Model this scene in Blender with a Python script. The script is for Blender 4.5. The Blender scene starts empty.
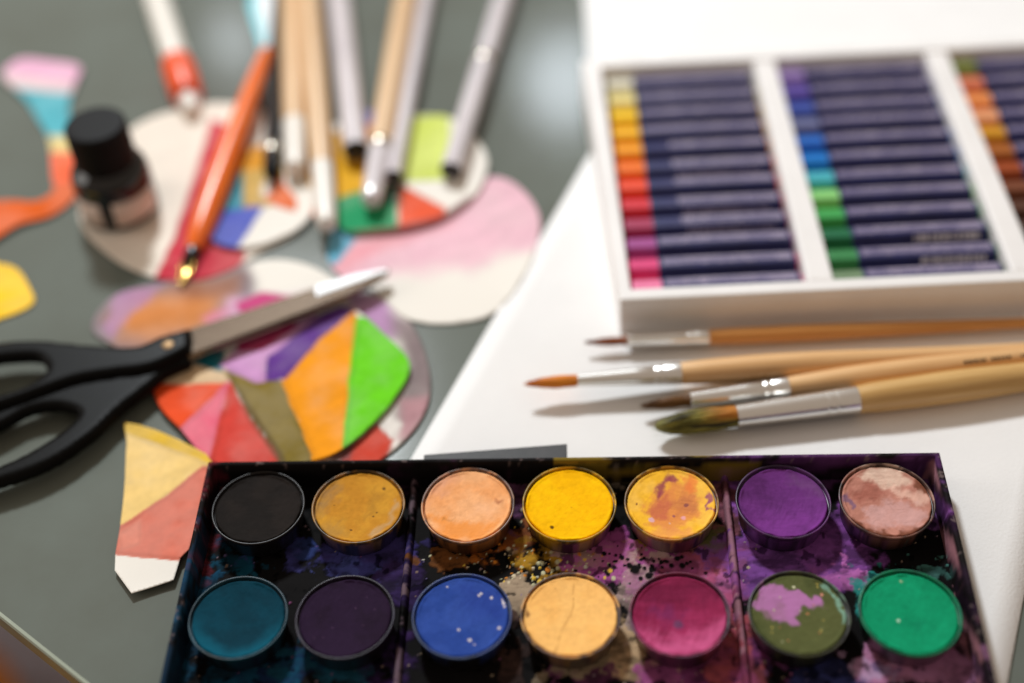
import bpy, bmesh, math, random
import numpy as np
from mathutils import Vector, Matrix
from mathutils.geometry import delaunay_2d_cdt

random.seed(7)
MM = 0.001
scene = bpy.context.scene
COL = scene.collection

# ------------------------------------------------------------------ camera
CAM = np.array([3.377, -274.157, 367.446])
FW = np.array([-0.04646337, 0.69701475, -0.71554986])
RT = np.array([0.99877796, 0.02033684, -0.0450444])
UP = np.array([0.01684459, 0.71676834, 0.69710789])
FPX = 1401.92
cd = bpy.data.cameras.new('camera')
cam = bpy.data.objects.new('camera', cd)
COL.objects.link(cam)
m = Matrix(((RT[0], UP[0], -FW[0], CAM[0] * MM), (RT[1], UP[1], -FW[1], CAM[1] * MM), (RT[2], UP[2], -FW[2], CAM[2] * MM), (0, 0, 0, 1)))
cam.matrix_world = m
cd.sensor_width = 36
cd.lens = FPX / 1024 * 36
cd.clip_start = 0.01
cd.clip_end = 50
cd.dof.use_dof = True
cd.dof.focus_distance = 0.441
cd.dof.aperture_fstop = 2.55
cd.dof.aperture_blades = 0
scene.camera = cam


def at(px, py, z=0.0):
    """point in mm on the level z seen at that place of the picture"""
    d = (px - 512) / FPX * RT - (py - 341.5) / FPX * UP + FW
    s = (z - CAM[2]) / d[2]
    return CAM + s * d


# ------------------------------------------------------------------ light
w = bpy.data.worlds.new('World')
scene.world = w
w.use_nodes = True
bg = w.node_tree.nodes['Background']
bg.inputs[0].default_value = (1.0, 0.81, 0.65, 1)
bg.inputs[1].default_value = 0.365
scene.view_settings.view_transform = 'Standard'
scene.view_settings.look = 'None'
scene.view_settings.exposure = 0.0
scene.view_settings.gamma = 1.0


def area(name, loc, target, size, power, color):
    ld = bpy.data.lights.new(name, 'AREA')
    ld.shape = 'DISK'
    ld.size = size * MM
    ld.energy = power
    ld.color = color
    o = bpy.data.objects.new(name, ld)
    COL.objects.link(o)
    o.location = Vector(loc) * MM
    o.rotation_euler = (Vector(target) - Vector(loc)).to_track_quat('-Z', 'Y').to_euler()
    return o


area('key_lamp', (-385, 1086, 1131), (20, 30, 0), 170, 24.0, (0.90, 0.96, 1.0))
area('side_window_lamp', (-950, 160, 430), (-60, 150, 20), 500, 2.0, (1.0, 0.97, 0.93))


def mirror_lamp(name, px, py, dist, size, power, color):
    P = at(px, py, 0)
    d = P - CAM
    d[2] *= -1
    d /= np.linalg.norm(d)
    area(name, P + d * dist, P, size, power, color)


mirror_lamp('window_lamp', 566, 84, 1700, 140, 0.5, (0.82, 0.91, 1.0))
mirror_lamp('far_window_lamp', 233, 42, 1700, 70, 0.10, (0.85, 0.92, 1.0))

scene.cycles.max_bounces = 8
scene.cycles.transparent_max_bounces = 12
scene.cycles.caustics_reflective = False
scene.cycles.caustics_refractive = False


# ------------------------------------------------------------------ colour and noise
def lin(c):
    c = np.asarray(c, float) / 255.0
    return np.where(c <= 0.04045, c / 12.92, ((c + 0.055) / 1.055) ** 2.4)


def L4(c):
    return tuple(lin(c)) + (1.0,)


def hash2(ix, iy, seed):
    h = (ix.astype(np.int64) * 374761393 + iy.astype(np.int64) * 668265263 + seed * 1274126177) & 0xFFFFFFFF
    h = ((h ^ (h >> 13)) * 1274126177) & 0xFFFFFFFF
    h = h ^ (h >> 16)
    return (h & 0xFFFF) / 65535.0


def vnoise(x, y, scale, seed=0):
    x = np.asarray(x, float) / scale + 1000
    y = np.asarray(y, float) / scale + 1000
    ix, iy = np.floor(x), np.floor(y)
    fx, fy = x - ix, y - iy
    fx = fx * fx * (3 - 2 * fx)
    fy = fy * fy * (3 - 2 * fy)
    a = hash2(ix, iy, seed); b = hash2(ix + 1, iy, seed)
    c = hash2(ix, iy + 1, seed); d = hash2(ix + 1, iy + 1, seed)
    return (a * (1 - fx) + b * fx) * (1 - fy) + (c * (1 - fx) + d * fx) * fy


def fbm(x, y, scale, seed=0, octv=4, gain=0.5):
    t = 0; amp = 1; tot = 0
    ca, sa = 0.8, 0.6
    for i in range(octv):
        t = t + amp * vnoise(x, y, scale, seed + i * 17)
        tot += amp
        amp *= gain
        scale /= 2.03
        x, y = ca * x - sa * y, sa * x + ca * y
    return t / tot


def sstep(a, b, v):
    t = np.clip((v - a) / (b - a), 0, 1)
    return t * t * (3 - 2 * t)


def mixc(C, col, a):
    return C * (1 - a[:, None]) + np.asarray(col)[None, :] * a[:, None]


def poly_sd(x, y, poly):
    """distance to a polygon, positive inside"""
    P = np.asarray(poly, float)
    n = len(P)
    d = np.full(x.shape, 1e18)
    ins = np.zeros(x.shape, bool)
    for i in range(n):
        ax, ay = P[i]; bx, by = P[(i + 1) % n]
        ex, ey = bx - ax, by - ay
        wx, wy = x - ax, y - ay
        t = np.clip((wx * ex + wy * ey) / (ex * ex + ey * ey + 1e-12), 0, 1)
        d = np.minimum(d, (wx - t * ex) ** 2 + (wy - t * ey) ** 2)
        c = ((ay > y) != (by > y)) & (x < (bx - ax) * (y - ay) / (by - ay + 1e-12) + ax)
        ins ^= c
    d = np.sqrt(d)
    return np.where(ins, d, -d)


def smooth_closed(pts, per=6):
    out = []
    n = len(pts)
    for i in range(n):
        p0, p1, p2, p3 = (np.array(pts[(i + k - 1) % n], float) for k in range(4))
        for k in range(per):
            t = k / per
            out.append(0.5 * ((2 * p1) + (-p0 + p2) * t + (2 * p0 - 5 * p1 + 4 * p2 - p3) * t * t + (-p0 + 3 * p1 - 3 * p2 + p3) * t ** 3))
    return out


def smooth_open(pts, per=8):
    P = [np.array(p, float) for p in pts]
    P = [2 * P[0] - P[1]] + P + [2 * P[-1] - P[-2]]
    out = []
    for i in range(1, len(P) - 2):
        p0, p1, p2, p3 = P[i - 1:i + 3]
        for k in range(per):
            t = k / per
            out.append(0.5 * ((2 * p1) + (-p0 + p2) * t + (2 * p0 - 5 * p1 + 4 * p2 - p3) * t * t + (-p0 + 3 * p1 - 3 * p2 + p3) * t ** 3))
    out.append(P[-2])
    return out


# ------------------------------------------------------------------ materials
def mat(name, color=(200, 200, 200), rough=0.5, spec=0.5, metal=0.0, coat=0.0, coat_rough=0.1, var=0.0, var_scale=200, stretch=(1, 1, 1),
        color2=None, bump=0.0, bump_scale=1500, attr=None, trans=0.0, sss=0.0):
    M = bpy.data.materials.new(name)
    M.use_nodes = True
    nt = M.node_tree
    B = nt.nodes['Principled BSDF']
    B.inputs['Roughness'].default_value = rough
    B.inputs['Specular IOR Level'].default_value = spec
    B.inputs['Metallic'].default_value = metal
    B.inputs['Coat Weight'].default_value = coat
    B.inputs['Coat Roughness'].default_value = coat_rough
    B.inputs['Transmission Weight'].default_value = trans
    tc = nt.nodes.new('ShaderNodeTexCoord')
    mp = nt.nodes.new('ShaderNodeMapping')
    mp.inputs['Scale'].default_value = stretch
    nt.links.new(tc.outputs['Object'], mp.inputs['Vector'])
    if attr:
        at_ = nt.nodes.new('ShaderNodeAttribute')
        at_.attribute_name = attr
        nt.links.new(at_.outputs['Color'], B.inputs['Base Color'])
        mr = nt.nodes.new('ShaderNodeMapRange')
        mr.inputs['To Min'].default_value = rough
        mr.inputs['To Max'].default_value = 0.75
        nt.links.new(at_.outputs['Alpha'], mr.inputs['Value'])
        nt.links.new(mr.outputs['Result'], B.inputs['Roughness'])
    elif color2 is not None or var > 0:
        nz = nt.nodes.new('ShaderNodeTexNoise')
        nz.inputs['Scale'].default_value = var_scale
        nz.inputs['Detail'].default_value = 6
        nz.inputs['Roughness'].default_value = 0.6
        nt.links.new(mp.outputs['Vector'], nz.inputs['Vector'])
        rp = nt.nodes.new('ShaderNodeValToRGB')
        c1 = np.array(L4(color))
        c2 = np.array(L4(color2)) if color2 is not None else c1 * (1 - var)
        c2[3] = 1
        rp.color_ramp.elements[0].position = 0.32
        rp.color_ramp.elements[1].position = 0.68
        rp.color_ramp.elements[0].color = tuple(c2)
        rp.color_ramp.elements[1].color = tuple(c1)
        nt.links.new(nz.outputs['Fac'], rp.inputs['Fac'])
        nt.links.new(rp.outputs['Color'], B.inputs['Base Color'])
    else:
        B.inputs['Base Color'].default_value = L4(color)
    if bump > 0:
        nb = nt.nodes.new('ShaderNodeTexNoise')
        nb.inputs['Scale'].default_value = bump_scale
        nb.inputs['Detail'].default_value = 4
        nt.links.new(mp.outputs['Vector'], nb.inputs['Vector'])
        bp = nt.nodes.new('ShaderNodeBump')
        bp.inputs['Strength'].default_value = bump
        bp.inputs['Distance'].default_value = 0.0002
        nt.links.new(nb.outputs['Fac'], bp.inputs['Height'])
        nt.links.new(bp.outputs['Normal'], B.inputs['Normal'])
    return M


M_paint = mat('paint_on_plastic', attr='Col', rough=0.6, spec=0.025, bump=0.25, bump_scale=900)
M_cake = mat('dry_paint_cake', attr='Col', rough=0.65, spec=0.05, bump=0.45, bump_scale=1400)
M_cup = mat('cup_plastic', attr='Col', rough=0.32, spec=0.4)
M_paper = mat('painted_paper', attr='Col', rough=0.8, spec=0.15, bump=0.15, bump_scale=1200)
M_sheet = mat('white_paper', (240, 238, 236), 0.85, 0.1, var=0.04, var_scale=40, bump=0.6, bump_scale=1100)
M_sheet2 = mat('white_paper_cool', (226, 226, 226), 0.85, 0.1, var=0.03, var_scale=60, bump=0.2, bump_scale=900)
M_table = mat('grey_glass_top', (107, 114, 107), 0.11, 0.45, color2=(98, 102, 94), var_scale=14)
M_edge = mat('glass_edge', (120, 122, 70), 0.15, 0.5, color2=(85, 90, 45), var_scale=60)
M_floor = mat('floor_boards', (165, 158, 168), 0.6, 0.3, color2=(140, 132, 140), var_scale=5, stretch=(1, 6, 1))
M_cushion = mat('orange_cloth', (225, 140, 45), 0.9, 0.1, color2=(200, 115, 40), var_scale=30)
M_black = mat('black_plastic', (11, 10, 9), 0.4, 0.07, bump=0.1, bump_scale=1800)
M_blackgloss = mat('black_gloss', (12, 11, 11), 0.12, 0.5)
M_cap = mat('black_cap', (15, 13, 13), 0.6, 0.12)
M_steel = mat('scissor_steel', (150, 134, 118), 0.24, 0.5, metal=1.0, color2=(134, 118, 104), var_scale=900, stretch=(.04, 1, 1))
M_steelbright = mat('ground_steel', (225, 225, 225), 0.6, 0.5, metal=0.6)
M_ferrule = mat('ferrule_metal', (240, 238, 234), 0.27, 0.5, metal=1.0)
M_ferrule_warm = mat('ferrule_warm', (215, 205, 190), 0.25, 0.5, metal=1.0)
M_wood = mat('pale_wood', (232, 188, 134), 0.45, 0.4, color2=(213, 162, 104), var_scale=420, stretch=(1, 1, .05), coat=0.5, coat_rough=.3)
M_wood_o = mat('orange_wood', (206, 146, 78), 0.42, 0.35, color2=(184, 120, 54), var_scale=420, stretch=(1, 1, .05), coat=0.25)
M_wood_g = mat('golden_wood', (216, 176, 112), 0.45, 0.4, color2=(188, 142, 78), var_scale=380, stretch=(1, 1, .05), coat=0.5, coat_rough=.3)
M_wood_j = mat('fan_wood', (226, 192, 152), 0.3, 0.45, color2=(208, 168, 124), var_scale=300, stretch=(1, 1, .06), coat=0.2)
M_ink = mat('lettering_ink', (50, 34, 22), 0.6, 0.2)
M_white_lacq = mat('white_lacquer', (232, 226, 216), 0.3, 0.4)
M_lilac_lacq = mat('grey_lilac_lacquer', (205, 196, 200), 0.3, 0.4, color2=(188, 180, 186), var_scale=90)
M_clear_lacq = mat('pale_clear_acrylic', (232, 225, 227), 0.14, 0.6, color2=(206, 198, 202), var_scale=70, stretch=(1, 1, .3), coat=1.0)
M_dark_end = mat('dark_end', (44, 42, 42), 0.3, 0.4)
M_orange_lacq = mat('orange_lacquer', (245, 120, 40), 0.25, 0.4, color2=(238, 105, 28), var_scale=60)
M_orange_band = mat('orange_band', (235, 82, 22), 0.35, 0.4)
M_gold = mat('gold_metal', (226, 184, 105), 0.25, 0.5, metal=1.0)
M_label = mat('bottle_label', (232, 212, 200), 0.6, 0.3, color2=(208, 186, 176), var_scale=250)
M_inkglass = mat('ink_glass', (10, 9, 11), 0.06, 0.6)
M_boxcard = mat('white_card', (240, 236, 233), 0.5, 0.3, var=0.07, var_scale=45, bump=.3, bump_scale=600)
M_navy = mat('navy_wrapper', (24, 28, 88), 0.4, 0.4, color2=(18, 21, 70), var_scale=120)
M_print = mat('wrapper_print', (66, 62, 104), 0.5, 0.3)
M_sheen_print = mat('wrapper_sheen_print', (156, 145, 164), 0.4, 0.4, color2=(104, 96, 130), var_scale=160, stretch=(.5, 1, 1))
M_labelwhite = mat('wrapper_label', (225, 220, 222), 0.5, 0.3)
M_bris_orange = mat('bristle_orange', (238, 146, 36), 0.5, 0.3, color2=(188, 98, 18), var_scale=1500, stretch=(1, 1, .04), bump=0.6, bump_scale=3000)
M_bris_brown = mat('bristle_brown', (118, 76, 26), 0.5, 0.3, color2=(70, 44, 16), var_scale=1500, stretch=(1, 1, .04), bump=0.6, bump_scale=3000)
M_bris_rust = mat('bristle_rust', (160, 84, 34), 0.5, 0.3, color2=(110, 54, 20), var_scale=1500, stretch=(1, 1, .04), bump=0.6, bump_scale=3000)
M_bris_attr = mat('bristle_olive', attr='Col', rough=0.55, spec=0.3, bump=0.5, bump_scale=2500)


# ------------------------------------------------------------------ object helpers
def tag(o, label=None, cat=None, group=None, kind=None):
    if label: o['label'] = label
    if cat: o['category'] = cat
    if group: o['group'] = group
    if kind: o['kind'] = kind
    return o


def thing(name, label, cat, loc=(0, 0, 0), rot=None, group=None):
    o = bpy.data.objects.new(name, None)
    o.empty_display_size = 0.01
    COL.objects.link(o)
    o.location = Vector(loc) * MM
    if rot is not None:
        o.rotation_euler = rot.to_euler() if hasattr(rot, 'to_euler') else rot
    return tag(o, label, cat, group)


def link(name, me, material, parent=None, smooth=True):
    o = bpy.data.objects.new(name, me)
    COL.objects.link(o)
    if material: me.materials.append(material)
    if parent: o.parent = parent
    if smooth:
        me.polygons.foreach_set('use_smooth', [True] * len(me.polygons))
    return o


def mesh(name, verts, faces, material, parent=None, smooth=True, cols=None, sharp=None):
    me = bpy.data.meshes.new(name)
    me.from_pydata([tuple(v) for v in (np.asarray(verts, float) * MM)], [], [tuple(f) for f in faces])
    me.update()
    if cols is not None:
        a = me.color_attributes.new('Col', 'FLOAT_COLOR', 'POINT')
        c = np.asarray(cols, np.float32)
        if c.shape[1] == 3:
            c = np.concatenate([c, np.ones((len(c), 1), np.float32)], 1)
        a.data.foreach_set('color', c.ravel())
    o = link(name, me, material, parent, smooth)
    if sharp:
        bm = bmesh.new(); bm.from_mesh(me)
        for e in bm.edges:
            if len(e.link_faces) == 2 and e.calc_face_angle(0) > math.radians(sharp): e.smooth = False
        bm.to_mesh(me); bm.free()
    return o


def lathe(prof, n=32, squash=None):
    """profile of (r, z) -> verts, faces around z"""
    V, F = [], []
    for i, (r, z) in enumerate(prof):
        for k in range(n):
            a = 2 * math.pi * k / n
            V.append((r * math.cos(a), r * math.sin(a), z))
    for i in range(len(prof) - 1):
        for k in range(n):
            a, b = i * n + k, i * n + (k + 1) % n
            F.append((a, b, b + n, a + n))
    if prof[0][0] > 1e-6: F.append(tuple(reversed(range(n))))
    if prof[-1][0] > 1e-6: F.append(tuple((len(prof) - 1) * n + k for k in range(n)))
    return np.array(V), F


def lathe_part(name, prof, material, parent, n=32, sharp=40, flat=1.0):
    V, F = lathe(prof, n)
    V[:, 1] *= flat
    return mesh(name, V, F, material, parent, True, sharp=sharp)


def box_vf(x0, x1, y0, y1, z0, z1):
    V = [(x0, y0, z0), (x1, y0, z0), (x1, y1, z0), (x0, y1, z0), (x0, y0, z1), (x1, y0, z1), (x1, y1, z1), (x0, y1, z1)]
    F = [(0, 3, 2, 1), (4, 5, 6, 7), (0, 1, 5, 4), (1, 2, 6, 5), (2, 3, 7, 6), (3, 0, 4, 7)]
    return V, F


def bevel(o, wmm, seg=2):
    b = o.modifiers.new('bevel', 'BEVEL')
    b.width = wmm * MM
    b.segments = seg
    b.limit_method = 'ANGLE'
    return o


def aim(A, B):
    """rotation that takes +z to the direction A->B"""
    return (Vector(B) - Vector(A)).to_track_quat('Z', 'Y')


def interp(prof, step):
    """refine an (r,z) profile smoothly"""
    return [tuple(p) for p in smooth_open(prof, step)]


# ------------------------------------------------------------------ the setting: floor, glass table top, white sheets
V, F = box_vf(-2500, 2500, -2500, 2500, -720, -715)
tag(mesh('floor', V, F, M_floor, smooth=False), kind='structure')
# rounded cushion on the floor under the table's edge
cu = []
cf = []
nu, nv = 32, 16
for j in range(nv + 1):
    b = -math.pi / 2 + math.pi * j / nv
    for i in range(nu):
        a = 2 * math.pi * i / nu
        sg = lambda v, e: math.copysign(abs(v) ** e, v)
        cu.append((230 * sg(math.cos(a), .5) * sg(math.cos(b), .6), 230 * sg(math.sin(a), .5) * sg(math.cos(b), .6), 70 * sg(math.sin(b), .8)))
for j in range(nv):
    for i in range(nu):
        cf.append((j * nu + i, j * nu + (i + 1) % nu, (j + 1) * nu + (i + 1) % nu, (j + 1) * nu + i))
cush = mesh('floor_cushion', cu, cf, M_cushion)
pc = at(-127, 788, -620)
cush.location = Vector((pc[0], pc[1], -645)) * MM
cush.rotation_euler = (0, 0, 0.5)
cush.scale = (.52, .52, .6)
tag(cush, 'blurred orange cushion on the floor below the table edge', 'cushion')

E0, E1 = at(0, 617, 0)[:2], at(80, 681, 0)[:2]
ed = (E1 - E0) / np.linalg.norm(E1 - E0)
T = [E0 - ed * 700, E0 + ed * 700, (1100, E0[1] + ed[1] * 700), (1100, 1000), (-700, 1000)]
bm = bmesh.new()
top = [bm.verts.new((p[0] * MM, p[1] * MM, 0)) for p in T]
bot = [bm.verts.new((p[0] * MM, p[1] * MM, -0.010)) for p in T]
bm.faces.new(top)
bm.faces.new(list(reversed(bot)))
for i in range(5):
    j = (i + 1) % 5
    f = bm.faces.new((top[j], top[i], bot[i], bot[j]))
    f.material_index = 1
bmesh.ops.recalc_face_normals(bm, faces=bm.faces)
me = bpy.data.meshes.new('table_top')
bm.to_mesh(me); bm.free()
tt = link('table_top', me, M_table, smooth=False)
me.materials.append(M_edge)
me.materials.append(mat('edge_polish', (170, 180, 165), .12, .6))
bv = bevel(tt, 1.3, 2)
bv.modifiers[0].material = 2
tag(tt, 'smooth grey glass table top that everything rests on', 'table', kind='structure')


def sheet(name, corners, z, material, label, nx=24, ny=36, amp=0.3, seed=0):
    c = [np.array(p, float) for p in corners]
    V, F = [], []
    for j in range(ny + 1):
        for i in range(nx + 1):
            u, v = i / nx, j / ny
            p = (c[0] * (1 - u) + c[1] * u) * (1 - v) + (c[3] * (1 - u) + c[2] * u) * v
            V.append((p[0], p[1], 0))
    V = np.array(V)
    V[:, 2] = z + amp * (fbm(V[:, 0], V[:, 1], 90, seed, 2))
    for j in range(ny):
        for i in range(nx):
            a = j * (nx + 1) + i
            F.append((a, a + 1, a + nx + 2, a + nx + 1))
    o = mesh(name, V, F, material)
    s = o.modifiers.new('thick', 'SOLIDIFY')
    s.thickness = 0.22 * MM
    s.offset = -1
    return tag(o, label, 'paper')


su = np.array((0.3625, 0.932)); sn = np.array((0.932, -0.3625))
sheet('paper_sheet', [sn * -60.2 + su * -60, sn * 139 + su * -60, sn * 139 + su * 400, sn * -60.2 + su * 400], 0.75, M_sheet,
      'large white drawing sheet lying under the paint box, brushes and pastel box', seed=3)
sheet('paper_sheet', [(12, 200), (330, 190), (335, 430), (6, 430)], 0.3, M_sheet,
      'second white sheet whose edge shows behind the far left corner of the pastel box', amp=0.12, seed=5)

# ------------------------------------------------------------------ the paint box
PAL = {}


def blot(x, y, px, py, rx, ry, seed, scale=9, soft=0.07, thr=0.5, rotd=0.0):
    """alpha of a ragged paint stain"""
    P = at(px, py, 3.0)
    dx, dy = x - P[0], y - P[1]
    a = math.radians(rotd)
    u = (dx * math.cos(a) + dy * math.sin(a)) / rx
    v = (-dx * math.sin(a) + dy * math.cos(a)) / ry
    r = np.sqrt(u * u + v * v)
    n = fbm(x, y, scale, seed, 5, 0.55)
    f = (1.0 - r) * 0.42 + (n - 0.5) * 1.35
    o = (0.085 if px < 420 else 0.035) + thr - 0.5
    thin = 0.38 + 0.62 * sstep(.32, .62, fbm(x * .7, y * 1.3, 4.5, seed + 900, 5, .6))
    return sstep(o - soft, o + soft, f) * thin


STAINS = [
    # px, py, rx, ry, colour, seed, scale, soft, thr
    (330, 558, 20, 7, (62, 62, 122), 11, 8, .07, .52), (375, 553, 12, 5, (58, 50, 104), 12, 7, .06, .50),
    (300, 552, 10, 4, (40, 52, 96), 13, 6, .06, .55), (345, 575, 10, 6, (70, 78, 140), 14, 5, .05, .55),
    (240, 565, 8, 5, (16, 66, 86), 15, 5, .06, .55), (290, 660, 26, 8, (22, 40, 72), 16, 8, .1, .52),
    (240, 672, 20, 6, (18, 60, 82), 17, 7, .08, .5), (330, 672, 16, 7, (24, 66, 84), 18, 8, .08, .48),
    (395, 655, 9, 12, (52, 34, 74), 19, 9, .1, .5), (400, 590, 7, 14, (48, 34, 72), 20, 8, .1, .55),
    (440, 470, 12, 5, (66, 36, 60), 21, 8, .1, .45), (400, 480, 6, 6, (54, 32, 52), 22, 8, .1, .5),
    (490, 552, 9, 5, (130, 72, 26), 23, 5, .06, .52), (450, 562, 11, 4, (96, 58, 28), 24, 5, .06, .56),
    (520, 540, 5, 6, (110, 62, 34), 25, 6, .06, .5), (520, 500, 3, 13, (86, 52, 80), 26, 8, .1, .42),
    (560, 468, 16, 4.5, (92, 74, 26), 27, 8, .08, .40), (640, 466, 15, 5, (88, 78, 32), 28, 8, .08, .42),
    (700, 470, 8, 8, (76, 48, 40), 29, 8, .1, .45), (620, 470, 4, 6, (120, 108, 96), 30, 6, .06, .55),
    (575, 552, 12, 6, (140, 104, 30), 31, 8, .06, .40), (600, 560, 13, 6, (134, 106, 104), 32, 7, .06, .42),
    (625, 552, 8, 5, (122, 92, 34), 33, 6, .06, .5), (610, 572, 8, 6, (140, 84, 118), 34, 6, .06, .55),
    (655, 566, 15, 11, (138, 66, 122), 35, 8, .06, .36), (700, 560, 11, 10, (120, 58, 72), 36, 9, .09, .36),
    (728, 520, 4, 16, (108, 62, 72), 37, 9, .09, .42), (722, 590, 6, 9, (150, 84, 128), 38, 7, .06, .4),
    (700, 540, 8, 5, (74, 74, 42), 39, 6, .06, .5), (715, 615, 5, 16, (140, 66, 96), 40, 8, .08, .42),
    (700, 668, 16, 8, (96, 44, 82), 41, 8, .08, .4), (735, 655, 6, 10, (128, 60, 66), 42, 7, .08, .42),
    (645, 600, 6, 12, (150, 128, 122), 43, 7, .06, .42), (628, 655, 10, 8, (168, 140, 108), 44, 8, .05, .38),
    (600, 676, 12, 5, (84, 44, 70), 45, 6, .06, .5), (660, 672, 6, 5, (120, 60, 100), 46, 5, .06, .5),
    (520, 590, 5, 8, (140, 122, 102), 47, 6, .06, .42), (512, 655, 5, 10, (60, 44, 40), 48, 6, .06, .5),
    (575, 668, 12, 5, (110, 96, 78), 49, 5, .05, .55),
    (765, 560, 14, 9, (104, 60, 124), 50, 9, .07, .34), (752, 500, 6, 18, (118, 70, 144), 51, 9, .07, .34),
    (836, 540, 9, 13, (106, 58, 120), 52, 9, .08, .34), (800, 470, 22, 5, (66, 36, 72), 53, 9, .1, .36),
    (905, 460, 16, 4, (88, 46, 86), 54, 9, .1, .40), (930, 490, 6, 10, (116, 74, 134), 55, 9, .07, .34),
    (845, 575, 7, 4.5, (146, 82, 138), 56, 5, .05, .42), (830, 585, 6, 4, (128, 70, 124), 57, 5, .05, .45),
    (880, 575, 12, 4, (30, 96, 92), 58, 3, .08, .68), (862, 600, 2.4, 9, (36, 110, 104), 59, 5, .06, .46),
    (930, 570, 10, 4, (58, 98, 92), 60, 3, .06, .62), (960, 660, 10, 6, (78, 52, 66), 61, 5, .06, .5),
    (905, 672, 15, 5, (150, 100, 130), 62, 8, .05, .38), (945, 672, 10, 6, (136, 92, 124), 63, 7, .05, .42),
    (870, 672, 6, 5, (150, 122, 150), 64, 5, .05, .5), (820, 672, 12, 5, (40, 44, 84), 65, 7, .08, .45),
    (980, 640, 5, 12, (140, 92, 104), 66, 5, .06, .52), (780, 630, 4, 10, (80, 40, 70), 67, 6, .06, .5),
    (215, 500, 4, 20, (100, 36, 46), 68, 8, .1, .32), (205, 600, 4, 16, (22, 62, 86), 69, 6, .07, .45),
]
rs = np.random.RandomState(4)
SPECKS = []
for k in range(210):       # fine spatter between the second and third row of pans
    px = rs.normal(535, 44); py = rs.normal(568, 19)
    SPECKS.append((px, py, abs(rs.normal(0, .27)) + .10, [(206, 190, 160), (190, 186, 150), (206, 128, 48), (176, 172, 138), (214, 178, 70), (200, 196, 178)][rs.randint(6)]))
for k in range(360):
    px = rs.uniform(190, 985); py = rs.uniform(462, 690)
    SPECKS.append((px, py, abs(rs.normal(0, .17)) + .08, [(150, 128, 138), (128, 108, 96), (100, 90, 130), (168, 150, 128), (140, 80, 120)][rs.randint(5)]))
for k in range(70):
    px = rs.normal(640, 30); py = rs.normal(566, 10)
    SPECKS.append((px, py, abs(rs.normal(0, .5)) + .2, (22, 20, 20)))
SP = np.array([list(at(s[0], s[1], 3.0)[:2]) + [s[2]] for s in SPECKS])
SPC = np.array([lin(s[3]) for s in SPECKS])


def tray_color(x, y, specks=True):
    n = len(x)
    C = np.zeros((n, 3)) + lin((19, 17, 17))[None, :]
    C *= (0.75 + 0.5 * fbm(x, y, 14, 3, 3))[:, None]
    A = np.zeros(n)
    for px, py, rx, ry, col, seed, sc, soft, thr in STAINS:
        P = at(px, py, 3)
        k = (np.abs(x - P[0]) < rx * 2.2) & (np.abs(y - P[1]) < ry * 2.2)
        if not k.any(): continue
        xx, yy = x[k], y[k]
        a = blot(xx, yy, px, py, rx, ry, seed, sc, soft, thr) * 0.92
        tone = (0.8 if px < 420 else 1.18) + 0.9 * (fbm(xx, yy, 4, seed + 300, 5, .6) - .15)
        c = lin(col)[None, :] * tone[:, None]
        C[k] = C[k] * (1 - a[:, None]) + c * a[:, None]
        A[k] = np.maximum(A[k], a)
    # fine black flecks where paint failed to cover
    fl = sstep(0.66, 0.72, fbm(x, y, 3.2, 91, 3))
    C = C * (1 - 0.7 * fl[:, None])
    if specks:
        for (sx, sy, r), c in zip(SP, SPC):
            k = (np.abs(x - sx) < r * 2.5) & (np.abs(y - sy) < r * 2.5)
            if not k.any(): continue
            d = np.sqrt((x[k] - sx) ** 2 + ((y[k] - sy) * 0.85) ** 2)
            a = sstep(r * 1.25, r * 0.7, d)
            C[k] = C[k] * (1 - a[:, None]) + c[None, :] * a[:, None]
            A[k] = np.maximum(A[k], a)
    return np.concatenate([C, A[:, None]], 1)


X0, X1, YB, YF = -119.0, 119.4, 17.6, -84.0      # outside of the tray
pb = thing('paint_box', 'black plastic watercolour box stained with paint, its round pans in two rows', 'paint box', ((X0 + X1) / 2, -30, 0.9))
PO = np.array([(X0 + X1) / 2, -30, 0.9])
# floor of the tray
gx = np.arange(X0 + 2.2, X1 - 2.2 + .01, 0.42)
gy = np.arange(YF + 2.2, YB - 2.2 + .01, 0.42)
GX, GY = np.meshgrid(gx, gy)
x, y = GX.ravel(), GY.ravel()
C = tray_color(x, y)
z = 3.0 + 0.42 * C[:, 3] * (.5 + fbm(x, y, 2.2, 78, 4)) + 0.12 * (fbm(x, y, 3, 77, 3) - .5)
nx_, ny_ = len(gx), len(gy)
idx = np.arange(nx_ * ny_).reshape(ny_, nx_)
Fq = np.stack([idx[:-1, :-1], idx[:-1, 1:], idx[1:, 1:], idx[1:, :-1]], -1).reshape(-1, 4)
mesh('tray_floor', np.stack([x, y, z], -1) - PO, Fq.tolist(), M_paint, pb, True, cols=C)
# the raised rim: a profile carried round the rectangle
prof = [(0.0, 0.9), (0.0, 1.4), (0.15, 13.2), (0.45, 13.85), (0.8, 14.0), (1.4, 14.0), (1.8, 13.8), (2.0, 13.2), (2.15, 11), (2.3, 8), (2.45, 5), (2.7, 2.4)]
ring = []
for (ax, ay, bx, by, n) in ((0, 0, 1, 0, 300), (1, 0, 1, 1, 140), (1, 1, 0, 1, 300), (0, 1, 0, 0, 140)):
    for k in range(n):
        ring.append((ax + (bx - ax) * k / n, ay + (by - ay) * k / n))
V = []
for inset, zz in prof:
    for (u, v) in ring:
        V.append((X0 + inset + u * (X1 - X0 - 2 * inset), YF + inset + v * (YB - YF - 2 * inset), zz))
V = np.array(V)
nr = len(ring)
Fr = [(i * nr + k, i * nr + (k + 1) % nr, (i + 1) * nr + (k + 1) % nr, (i + 1) * nr + k) for i in range(len(prof) - 1) for k in range(nr)]
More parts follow.
